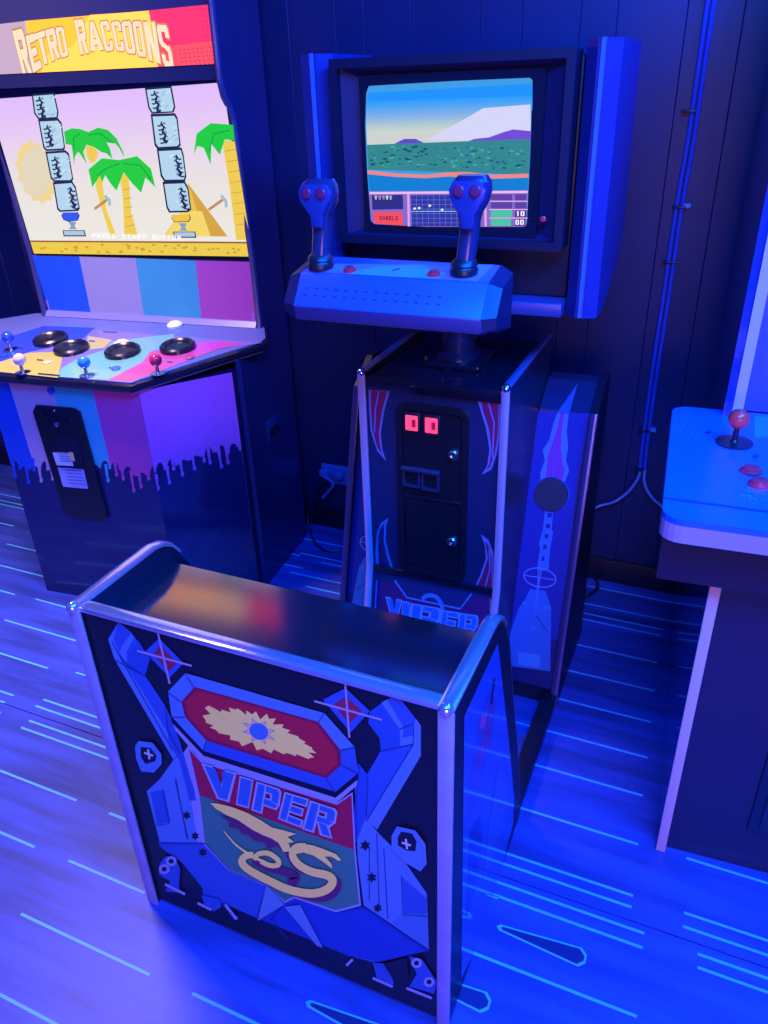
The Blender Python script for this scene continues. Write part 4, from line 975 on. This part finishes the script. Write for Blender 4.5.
# stone columns
blocks = [([(195, 90), (325, 80), (350, 190), (345, 225), (235, 232), (210, 200)], g3), ([(235, 242), (350, 236), (370, 260), (390, 400), (385, 415), (280, 420), (265, 400)], g3), ([(280, 435), (395, 427), (415, 445), (440, 590), (430, 605), (330, 605), (310, 585)], g3), ([(205, 138), (315, 130), (337, 165), (360, 285), (350, 300), (245, 305), (230, 290)], g5),
          ([(110, 52), (262, 40), (285, 160), (275, 190), (150, 197), (130, 165)], g4), ([(146, 210), (285, 205), (300, 230), (318, 385), (305, 400), (185, 407), (168, 385)], g4), ([(183, 418), (325, 410), (337, 450), (352, 570), (345, 600), (225, 602), (205, 570)], g4), ([(218, 135), (345, 130), (367, 170), (382, 290), (365, 305), (255, 308), (240, 280)], g6)]
for bi, (bl, T) in enumerate(blocks):
    cx = sum(p[0] for p in bl) / len(bl); cy = sum(p[1] for p in bl) / len(bl)
    P([(cx + (p[0] - cx) * 1.05, cy + (p[1] - cy) * 1.07) for p in bl], em(OL), T=T)
    P([(cx + (p[0] - cx) * 0.93, cy + (p[1] - cy) * 0.93) for p in bl], em((182, 214, 236)), T=T)
    for k in range(9):
        x = cx + random.uniform(-30, 45); y = cy + random.uniform(-60, 60)
        A.stroke([(x, y), (x + 9, y - 10), (x + 20, y - 12)], 0.9, em(random.choice([(212, 234, 246), (140, 178, 214)])), T=T)
    left = -1 if bi in (0, 1, 2, 4, 5) else 1
    A.stroke([(cx + left * (24 + 8 * sin(t * 2.1)) + (t - 4) * 3.2, cy - 70 + t * 16) for t in range(9)], lambda t: 1.6 + 1.6 * t, em(OL), T=T)
    for k in range(5):
        y = cy - 50 + k * 26; x = cx + left * 28 + (y - cy) * 0.17
        A.stroke([(x, y), (x - left * 16, y - 12), (x - left * 22, y - 4)], 1.2, em((40, 55, 95)), T=T)
        A.stroke([(x, y), (x + left * 16, y + 8), (x + left * 24, y + 2)], 1.5, em(OL), T=T)
# pedestals
for (T, cap, capc) in ((g5, [(255, 330), (265, 312), (355, 310), (366, 330), (355, 360), (300, 368), (268, 356)], (45, 90, 240)), (g6, [(265, 345), (275, 325), (375, 322), (384, 345), (372, 368), (285, 370)], (240, 195, 60))):
    ox = 0 if T is g5 else 14; oy = 0 if T is g5 else 8
    P(cap, em(OL), T=T); P([(p[0] * .94 + 18, p[1] * .93 + 22) for p in cap], em(capc), T=T)
    P([(298 + ox, 368 + oy), (345 + ox, 368 + oy), (335 + ox, 395 + oy), (352 + ox, 412 + oy), (300 + ox, 412 + oy), (315 + ox, 395 + oy)], em((130, 160, 200)), T=T)
    P([(262 + ox, 418 + oy), (396 + ox, 418 + oy), (404 + ox, 455 + oy), (270 + ox, 455 + oy)], em(OL), T=T)
    P([(268 + ox, 422 + oy), (390 + ox, 422 + oy), (396 + ox, 448 + oy), (275 + ox, 448 + oy)], em((175, 200, 225)), T=T)
# hammers
for T, h, hd_ in ((g5, [(455, 290), (530, 235)], [(515, 212), (545, 235)]), (g6, [(490, 295), (575, 235)], [(565, 208), (595, 245)])):
    A.stroke(h, 2.4, em((110, 60, 20)), T=T); A.stroke(h, 1.2, em((230, 160, 70)), T=T); A.stroke([hd_[0], hd_[1], (hd_[1][0], hd_[1][1] + 35)], 3.0, em((160, 190, 210)), T=T)
A.text('PRESS START BUTTON', (265, 662), (522, 668), (522, 681), (265, 675), em((255, 255, 255)), T=gg, gap=0.3)
A.build('screen_picture', M_SCR2, sb)
# marquee
panel('marquee_lower_bar', 1.588, 1.622, 0.04, mat('bar_grey', (0.03, 0.03, 0.07), 0.25), rc, v0=0.342, v1=0.338)
p0, n0 = plane_of(1.620, 0.352, 1.775, 0.350)
mq = panel('marquee_box', 1.615, 1.985, 0.05, mat('marquee_dark', (0.05, 0.045, 0.09), 0.35), rc, v0=0.352, v1=0.350)
M_MARQ = attr_mat('lit_marquee', 0.15, emit=2.2, base=False)
A = Art(p0, n0, eps=0.00004, base=0.0008); P = A.poly
h1, h2 = crop(0, 0, 1 / 6), crop(100, 0, 1 / 6)
P([(-20, 26), (0, 24), (26, 21), (37, 83), (0, 86), (-20, 88)], em((205, 175, 200), 0.46))
P([(25, 21), (150, 10.5), (160, 73.5), (37, 82.5)], (1.0, 0.30, 0.012))
P([(60, 70), (90, 15), (150, 11), (156, 50)], (1.0, 0.37, 0.05))
P([(45, 55), (110, 35), (155, 45), (160, 73.5), (110, 77), (40, 80)], (1.0, 0.36, 0.045))
P([(149, 10.5), (214, 4), (222, 68.5), (160, 73.5)], (0.52, 0.018, 0.075))
P([(154, 48), (219, 40), (222, 68.5), (160, 73.5)], (0.55, 0.042, 0.06))
for r_ in range(5):
    for k in range(9): A.ell((180 + k * 4.4 + r_ * .8, 50 + r_ * 4 - k * .35), 0.9, 0.8, em((205, 40, 90), 0.45), n=6)
for r_ in range(3):
    for k in range(6): A.ell((204 + r_ * 4.2, 16 + k * 5), 0.8, 0.8, em((215, 40, 110), 0.45), n=6)
LTR = [('R', h1, [(78, 185), (140, 168), (205, 455), (150, 482)]), ('E', h1, [(158, 215), (205, 200), (258, 405), (205, 440)]), ('T', h1, [(205, 205), (272, 180), (310, 375), (255, 395)]), ('R', h1, [(275, 180), (330, 165), (368, 345), (318, 370)]), ('O', h1, [(335, 165), (385, 158), (418, 335), (372, 348)]),
       ('R', h1, [(448, 120), (505, 112), (540, 318), (490, 330)]), ('A', h1, [(520, 135), (590, 122), (630, 300), (548, 310)]), ('C', h1, [(600, 130), (655, 122), (690, 300), (640, 312)]), ('C', h1, [(668, 130), (725, 125), (755, 310), (705, 305)]), ('O', h2, [(130, 130), (190, 122), (222, 325), (165, 320)]), ('O', h2, [(196, 128), (252, 124), (285, 345), (232, 338)]), ('N', h2, [(262, 130), (335, 130), (372, 385), (300, 362)]), ('S', h2, [(340, 145), (410, 150), (452, 425), (388, 395)])]
for ch, T, qd in LTR: A.glyph(ch, qd, em((205, 140, 80), 0.46), T=T, grow=0.05)
for ch, T, qd in LTR: A.glyph(ch, qd, em((255, 224, 190), 0.5), T=T, grow=-0.01)
A.build('marquee_print', M_MARQ, mq)
# base print
SX = crop(0, 230, 300 / 768)
def hs(u, v, z, n): return (lw(u, v, z), UV @ Vector(n))
A = Art(lw(0, 0, 0), UV @ Vector((0, -1, 0)), clips=[hs(-.275, 0, 0, (1, 0, 0)), hs(.275, 0, 0, (-1, 0, 0)), hs(0, 0, 0.001, (0, 0, 1)), hs(0, 0, .80, (0, 0, -1))]); P = A.poly
P([(-60, 370), (8, 380), (45, 500), (-60, 500)], (0.015, 0.07, 0.48))
P([(8, 380), (51, 383), (85, 510), (45, 500)], (0.42, 0.28, 0.44))
P([(51, 383), (92, 387), (122, 515), (85, 510)], (0.05, 0.36, 0.48))
P([(92, 387), (160, 390), (190, 515), (122, 515)], (0.52, 0.06, 0.28))
DK = (0.012, 0.014, 0.075)
def drips(A, wave, bottom, runs):
    """dark lower field with round lobes; paint runs hang over it between the lobes"""
    A.poly(wave + bottom, DK)
    A.k += 1
    for (x, y, w, h) in wave_lobes(wave): A.poly([(x + w * cos(t * pi / 8), y + h * sin(t * pi / 8)) for t in range(16)], DK, step=False); A.k += 0.05
    for (x, y, ln, c) in runs:
        A.stroke([(x, y - 4), (x + ln * 0.1, y + ln * 0.5), (x + ln * .2, y + ln)], lambda t: 3.2 - 1.6 * t, c)
        A.ell((x + ln * .2, y + ln), 1.7, 2.6, c, n=10)
def wave_lobes(wave):
    out = []
    for k, (a, b) in enumerate(zip(wave, wave[1:])):
        d = abs(b[0] - a[0]); n = max(1, int(d / 9))
        for q_ in range(n):
            t = (q_ + .5) / n; out.append((a[0] + (b[0] - a[0]) * t, a[1] + (b[1] - a[1]) * t, 4.0, 6.0 + 3.5 * math.sin(k * 2.3 + q_ * 1.9)))
    return out
BLc_, LVc, TLc_, PKc = (0.015, 0.07, 0.48), (0.42, 0.28, 0.44), (0.05, 0.36, 0.48), (0.52, 0.06, 0.28)
drips(A, [(0, 470), (40, 470), (60, 468), (100, 468), (120, 470), (136, 476), (160, 474)], [(195, 612), (48, 600), (-40, 590)], [(13, 464, 12, BLc_), (26, 468, 14, BLc_), (33, 462, 7, BLc_), (39, 468, 12, LVc), (47, 462, 6, LVc), (51, 468, 10, LVc), (106, 468, 12, TLc_), (115, 464, 10, PKc), (122, 470, 8, PKc), (131, 474, 16, PKc), (139, 474, 12, PKc), (147, 468, 10, PKc)])
A.build('front_print', M_PRINTG, rc)
fa, fb = Vector((0.275, 0, 0)), Vector((0.466, 0.215, 0))
nf = UV @ Vector((0.215, -0.191, 0)).normalized()
A = Art(RM @ fa, nf, clips=[hs(.275, 0, 0, (1, 0, 0)), hs(.466, 0, 0, (-1, 0, 0)), hs(0, 0, 0.001, (0, 0, 1)), hs(0, 0, .80, (0, 0, -1))]); P = A.poly
PVc = (0.62, 0.10, 0.46)
A.raw([lw(0.275, 0, 0.25) + nf * .0006, lw(0.466, 0.215, 0.25) + nf * .0006, lw(0.466, 0.215, 0.80) + nf * .0006, lw(0.275, 0, 0.80) + nf * .0006], PVc)
drips(A, [(145, 476), (165, 470), (190, 460), (215, 452), (228, 454), (250, 438)], [(275, 590), (182, 625)], [(156, 478, 10, PVc), (167, 470, 12, PVc), (172, 460, 8, PVc), (180, 462, 12, PVc), (192, 456, 12, PVc), (202, 450, 10, PVc), (208, 452, 10, PVc), (218, 450, 16, PVc), (226, 452, 10, PVc), (238, 438, 10, PVc)])
A.build('angled_print', M_PRINTG, rc)
# coin acceptor plate on the front
nfw = UV @ Vector((0, -1, 0)); F0 = lw(0, 0, 0)
def fp(x, y, off=0.0): return INV @ (pix(x, y, F0 + nfw * off, nfw))
def fplate(name, pts, off, th, m, parent, bev=0.002):
    L = [INV @ pix(x, y, F0, nfw) for x, y in pts]
    L = [Vector((v.x, -off, v.z)) for v in L]
    return prism(name, L, (0, -th, 0), m, parent, bev=bev, local=True)
cd = fplate('coin_door', [(38, 404), (75, 407), (82, 411), (110, 516), (105, 520), (72, 516), (66, 511), (35, 410)], 0.004, 0.008, mat('coin_plate_black', (0.006, 0.006, 0.012), 0.35), rc)
fplate('coin_recess', [(54, 438), (78, 432), (84, 448), (86, 462), (64, 466)], 0.012, 0.004, M_BLACKG, cd, 0)
fplate('price_sticker', [(56, 450.5), (73.5, 451), (76.8, 463.8), (60, 463)], 0.016, 0.001, mat('sticker_white', (0.4, 0.42, 0.6), 0.4), cd, 0)
fplate('notice_label', [(60.3, 465.5), (86, 468), (90.5, 487), (65.5, 485)], 0.012, 0.001, mat('label_white', (0.30, 0.30, 0.60), 0.4), cd, 0)
A = Art(F0 + nfw * 0.0135, nfw); 
for k in range(5): A.stroke([(65 + k * 1.1, 469.5 + k * 3.4), (82 + k * 1.2, 470.8 + k * 3.4)], 1.2 if k == 0 else 0.8, (0.08, 0.08, 0.3))
A.build('label_lines', M_PRINT, cd)
A = Art(F0 + nfw * 0.0175, nfw)
for k in range(4): A.stroke([(58.5 + k * .7, 453.5 + k * 2.4), (69 + k * .9, 454 + k * 2.4)], 0.9, (0.05, 0.12, 0.3))
A.poly([(69, 452), (73, 452.2), (75.5, 461), (71, 461)], (0.5, 0.35, 0.2))
A.build('sticker_lines', M_PRINT, cd)
for (x, y, r, m_) in ((59, 423, 0.008, M_STEEL), (74, 418, 0.004, M_BLACKG), (43, 412, 0.004, M_BLACKG), (84, 434, 0.004, M_BLACKG), (57, 409, 0.003, M_STEEL)):
    c = INV @ pix(x, y, F0, nfw); c = Vector((c.x, -0.012, c.z))
    lathe('lock' if r > .005 else 'bolt', c, [(0, 0), (r, 0), (r, 0.003), (r * .5, 0.005), (0, 0.005)], m_, cd, n=14, axis=(0, -1, 0), local=True)
# emblem-free recessed handle on the side and side vent
box('side_handle_plate', (0.488, 0.36, 0.50), (0.491, 0.46, 0.58), mat('side_handle', (0.02, 0.03, 0.13), 0.25), rc, bev=0.001, local=True)
box('side_handle_cup', (0.4885, 0.375, 0.51), (0.4925, 0.445, 0.545), M_BLACKG, rc, bev=0.001, local=True)
c = INV @ pix(52, 410 - 20, F0, nfw)
lathe('side_button', Vector((c.x, 0, c.z)), [(0, 0), (0.012, 0), (0.012, 0.008), (0, 0.012)], mat('ball_blue'), rc, n=14, axis=(0, -1, 0), local=True)

# ================================================================== CABINET AT THE RIGHT EDGE
XO = Vector((0.058, 1.32, 0)); XA = R(3.5)
sc = empty('upright_arcade_cabinet', XO, XA, 'dark upright cabinet with pale edge moulding and a light blue control deck with red joystick', 'arcade cabinet')
frame_of(sc)
XM = Matrix.Translation(XO) @ Matrix.Rotation(XA, 4, 'Z')
M_SIDE3 = mat('glossy_navy_side', (0.02, 0.045, 0.32), 0.08, coat=0.6)
M_TM = mat('pale_t_moulding', (0.62, 0.42, 0.46), 0.35)
W3 = 0.82
base_prof = [(0.0, 0.0), (0.0, 0.84), (0.42, 0.86), (0.43, 0.93), (0.40, 1.5), (0.36, 1.9), (1.0, 1.9), (1.0, 0.0)]
for u0 in (0.0, W3 - 0.018):
    prism('side_panel', [(u0, v, z) for v, z in base_prof], (0.018, 0, 0), M_SIDE3, sc, local=True)
    bm = bmesh.new(); add_box(bm, (u0 - 0.0015, -0.006, 0.0), (u0 + 0.0195, 0.001, 0.84), 0.003)
    from_bm('base_t_moulding', bm, M_TM, sc, smooth=True, local=True)
    bm = bmesh.new()
    for (va, za), (vb_, zb_) in zip(base_prof[3:5], base_prof[4:6]):
        pass
    ux = u0 + (0.018 if u0 == 0 else -0.018)
    add_prism(bm, [(ux - 0.0015, v, z) for v, z in ((0.45, 0.90), (0.42, 1.5), (0.38, 1.9), (0.353, 1.9), (0.393, 1.5), (0.423, 0.90))], (0.021, 0, 0), 0)
    from_bm('upper_t_moulding', bm, M_TM, sc, local=True)
box('front_panel', (0.018, 0.012, 0.0), (W3 - 0.018, 0.03, 0.84), mat('front_navy', (0.010, 0.011, 0.05), 0.35), sc, local=True)
box('door_frame', (0.17, 0.006, 0.12), (0.55, 0.012, 0.72), mat('frame_navy', (0.006, 0.007, 0.035), 0.3), sc, bev=0.003, local=True)
cdr = box('coin_door', (0.19, 0.0, 0.14), (0.53, 0.006, 0.70), MATS['front_navy'], sc, bev=0.003, local=True)
box('upper_bezel', (0.018, 0.47, 0.90), (W3 - 0.018, 0.49, 1.9), mat('bezel_blue', (0.02, 0.07, 0.45), 0.35), sc, local=True)
ring_frame = box('monitor_surround', (0.10, 0.455, 1.0), (W3 - 0.10, 0.47, 1.56), mat('surround_black', (0.006, 0.006, 0.02), 0.35), sc, bev=0.004, local=True)
box('monitor_glass', (0.14, 0.451, 1.04), (W3 - 0.14, 0.456, 1.52), mat('dark_glass', (0.004, 0.004, 0.01), 0.06), sc, bev=0.002, local=True)
box('cabinet_back', (0.018, 0.98, 0.0), (W3 - 0.018, 1.0, 1.9), M_BLACK, sc, local=True)
# deck : rounded board overhanging the sides
ZD = 0.90
def dl(x, y): v = XM.inverted() @ onZ(x, y, ZD); return (v.x, v.y)
dpts = []
u0, u1, v0, v1, r = -0.105, 0.93, -0.085, 0.46, 0.035
for cx, cy, a0 in ((u0 + r, v0 + r, 180), (u1 - r, v0 + r, 270), (u1 - r, v1 - r, 0), (u0 + r, v1 - r, 90)):
    for k in range(6): a = R(a0 + 18 * k); dpts.append((cx + r * cos(a), cy + r * sin(a)))
prism('control_deck', [(u, v, ZD - 0.012) for u, v in dpts], (0, 0, 0.012), mat('deck_light_blue', (0.012, 0.12, 0.62), 0.3, noise=0.12, nscale=60), sc, local=True)
ddk = [o for o in sc.children if o.name.startswith('control_deck')][0]
bm = bmesh.new(); c0 = Vector((sum(p[0] for p in dpts) / len(dpts), sum(p[1] for p in dpts) / len(dpts)))
add_prism(bm, [(u, v, ZD - 0.045) for u, v in dpts], (0, 0, 0.033), 0)
from_bm('deck_edge_moulding', bm, mat('deck_edge_pink', (0.42, 0.25, 0.45), 0.35), sc, local=True)
prism('deck_underbody', [(u * 0.97, v + 0.01, ZD - 0.15) for u, v in ((-0.10, -0.05), (0.93, -0.05), (0.93, 0.43), (-0.10, 0.43))], (0, 0, 0.105), mat('under_deck_black', (0.006, 0.006, 0.03), 0.4), sc, local=True)
A = Art((0, 0, ZD), (0, 0, 1)); P = A.poly
t7 = crop(640, 380, 128 / 546)
A.stroke([(100, 504), (300, 530), (600, 571), (2300, 804)], 2.0, (0.02, 0.05, 0.35), T=t7)
A.build('deck_line', M_PRINT, ddk); A = Art((0, 0, ZD), (0, 0, 1)); P = A.poly
P([(490, 158), (560, 155), (560, 245), (488, 248)], (0.08, 0.24, 0.60), T=t7)
A.build('deck_label', M_PRINT, ddk); A = Art((0, 0, ZD), (0, 0, 1)); P = A.poly
for k in range(60):
    x = random.uniform(140, 250); y = random.uniform(150, 260)
    A.ell((x, y), 0.5, 0.4, (0.16, 0.5, 0.7), T=t7, n=5)
for k in range(50):
    x = random.uniform(430, 540); y = random.uniform(470, 540)
    A.ell((x, y), 0.5, 0.4, (0.16, 0.5, 0.7), T=t7, n=5)
for p in ((293, 226), (494, 330)): A.ell(p, 3.2, 1.3, (0.02, 0.06, 0.3), T=t7, n=10)
A.build('speckle_print', M_PRINT, ddk)['kind'] = 'stuff'
jb = onZ(734, 443, ZD)
jo = lathe('joystick', jb, [(0, 0.0008), (0.036, 0.0008), (0.036, 0.003), (0.009, 0.004), (0.006, 0.008), (0.005, 0.045), (0, 0.045)], M_BLACKP, ddk, n=26)
lathe('ball_top', jb + Vector((0, 0, 0.052)), ball_prof(0.0205, 0, 14), mat('ball_red_bright', (0.85, 0.06, 0.05), 0.2), jo, n=24)
for p in ((750.5, 472), (759, 485)):
    lathe('push_button', onZ(*p, ZD), [(0.020, 0), (0.020, 0.004), (0.015, 0.006), (0.014, 0.011), (0.009, 0.0125), (0, 0.0125)], M_RED, ddk, n=22)

# ================================================================== CABLES, OUTLET
frame_of(None)
M_COND = mat('corrugated_conduit', (0.05, 0.08, 0.46), 0.3)
def conduit(name, pts, r, label, grp):
    path = smooth_path(pts, 40); L = []; rs = []
    # ribs along the tube
    dist = 0
    fine = []
    for a, b in zip(path, path[1:]):
        n = max(1, int((b - a).length / 0.0042))
        for k in range(n): fine.append(a.lerp(b, k / n))
    for i, p in enumerate(fine): L.append(p); rs.append(r * (1.0 if i % 2 else 0.88))
    bm = bmesh.new(); add_tube(bm, L, rs, 8)
    return from_bm(name, bm, M_COND, cbun)
cy1 = WALL_Y - 0.013
pp = [onY(x, y, cy1) for x, y in ((719, -60), (708, 0), (698, 70), (688, 140), (676, 210), (663, 300), (651, 380), (643, 440), (640, 468))]
pq = [p + Vector((0.014, 0, 0)) for p in pp]
cbun = empty('cable_conduit', (pp[-1].x, cy1, pp[-1].z), 0, 'pair of corrugated blue cable tubes zip-tied together running down the wall', 'conduit')
frame_of(cbun)
ca = conduit('conduit_tube', pp, 0.006, None, None)
cb = conduit('conduit_tube', pq, 0.006, None, None)
for x, y in ((688.5, 111), (678.5, 207), (669, 262), (644, 430), (641, 470)):
    c = onY(x, y, cy1); 
    box('zip_tie', (c.x - 0.017, cy1 - 0.0095, c.z - 0.003), (c.x + 0.019, cy1 + 0.009, c.z + 0.003), M_BLACKP, cbun, bev=0.001)
for x, y in ((686, 206), (652, 430)):
    c = onY(x, y, cy1)
    box('tie_mount', (c.x - 0.008, cy1 - 0.004, c.z - 0.006), (c.x + 0.012, cy1 + 0.012, c.z + 0.006), mat('tie_mount_white', (0.25, 0.25, 0.5), 0.4), cbun, bev=0.001)
frame_of(None)
M_WCORD = mat('pale_cord', (0.25, 0.25, 0.55), 0.4); M_BCORD = mat('black_cord', (0.01, 0.01, 0.04), 0.4)
Y3 = WALL_Y - 0.025
w = [onY(x, y, Y3) for x, y in ((640, 472), (637, 480), (628, 492), (614, 502), (597, 507))]; w.append(Vector((-0.30, 2.2, 0.34)))
tag(tube('loose_cable', smooth_path(w, 8), 0.0045, M_WCORD), 'pale cord curving from the wall tubes to the speaker wing', 'cord')
w = [onY(x, y, Y3) for x, y in ((645, 470), (644, 480), (647, 490), (654, 500), (661, 506))]; w += [Vector((-0.07, 2.36, 0.31))]
tag(tube('loose_cable', smooth_path(w, 8), 0.0045, M_WCORD), 'pale cord dropping from the wall tubes behind the light blue deck', 'cord')
w = [Vector((-0.30, 2.12, 0.006)), onZ(585, 575, 0.006), onZ(596, 580, 0.006), onZ(597, 588, 0.006), onZ(590, 594, 0.006), onZ(584, 594, 0.006)]
tag(tube('loose_cable', smooth_path(w, 8), 0.006, M_BCORD), 'short black cord end curled on the floor behind the flight cabinet', 'cord')
w = [onY(316, 522 - 45, WALL_Y - 0.05), onY(308, 495, WALL_Y - 0.08), onY(303, 515, WALL_Y - 0.1), onZ(306, 536, 0.008), onZ(318, 547, 0.006), onZ(335, 551, 0.006), onZ(350, 551, 0.006)]
w = [onY(328, 490, WALL_Y - 0.05), onY(315, 500, WALL_Y - 0.05), onY(308, 515, WALL_Y - 0.05), onZ(311, 533, 0.006), onZ(317, 545, 0.006), onZ(328, 551, 0.006), onZ(352, 552, 0.006), Vector((-1.0, 2.15, 0.006))]
tag(tube('loose_cable', smooth_path(w, 8), 0.0045, M_BCORD), 'thin dark cord looping from the wall outlet across the floor', 'cord')
w = [onY(330, 480, WALL_Y - 0.03), onY(321, 482, WALL_Y - 0.05), onY(316, 496, WALL_Y - 0.03), onY(312, 510, WALL_Y - 0.03), onY(311, 522, WALL_Y - 0.03)]
tag(tube('loose_cable', smooth_path(w, 8), 0.004, M_BCORD), 'dark cord hanging from the outlet close to the striped cabinet', 'cord')
# outlet with plugs
oc = onY(336, 474, WALL_Y)
ob = empty('wall_outlet', (oc.x, WALL_Y, oc.z), 0, 'pale power outlet with plugged-in adapters low on the wall', 'outlet')
frame_of(ob)
M_OUT = mat('outlet_blue_white', (0.16, 0.2, 0.5), 0.35)
box('cover_plate', (oc.x - 0.06, WALL_Y - 0.008, oc.z - 0.04), (oc.x + 0.06, WALL_Y - 0.0005, oc.z + 0.04), M_OUT, ob, bev=0.003)
for dx, dz_ in ((-0.03, 0.012), (0.026, 0.012), (0.03, -0.022)):
    box('socket_face', (oc.x + dx - 0.018, WALL_Y - 0.011, oc.z + dz_ - 0.013), (oc.x + dx + 0.018, WALL_Y - 0.007, oc.z + dz_ + 0.013), M_OUT, ob, bev=0.004)
frame_of(None)
pl = box('power_plug', (oc.x - 0.052, WALL_Y - 0.045, oc.z + 0.000), (oc.x - 0.018, WALL_Y - 0.012, oc.z + 0.026), M_OUT, bev=0.006)
tag(pl, 'pale plug in the left socket of the wall outlet', 'plug')
pl = box('power_plug', (oc.x + 0.008, WALL_Y - 0.04, oc.z - 0.004), (oc.x + 0.044, WALL_Y - 0.012, oc.z + 0.028), M_OUT, bev=0.006)
tag(pl, 'pale plug in the right upper socket of the wall outlet', 'plug')
w = [Vector((oc.x - 0.035, WALL_Y - 0.04, oc.z + 0.005)), onY(333, 484, WALL_Y - 0.05), onY(326, 494, WALL_Y - 0.05), onY(323, 498, WALL_Y - 0.05)]
tag(tube('adapter_lead', smooth_path(w, 6), 0.006, M_OUT), 'thick pale adapter lead hanging below the left plug', 'cord')
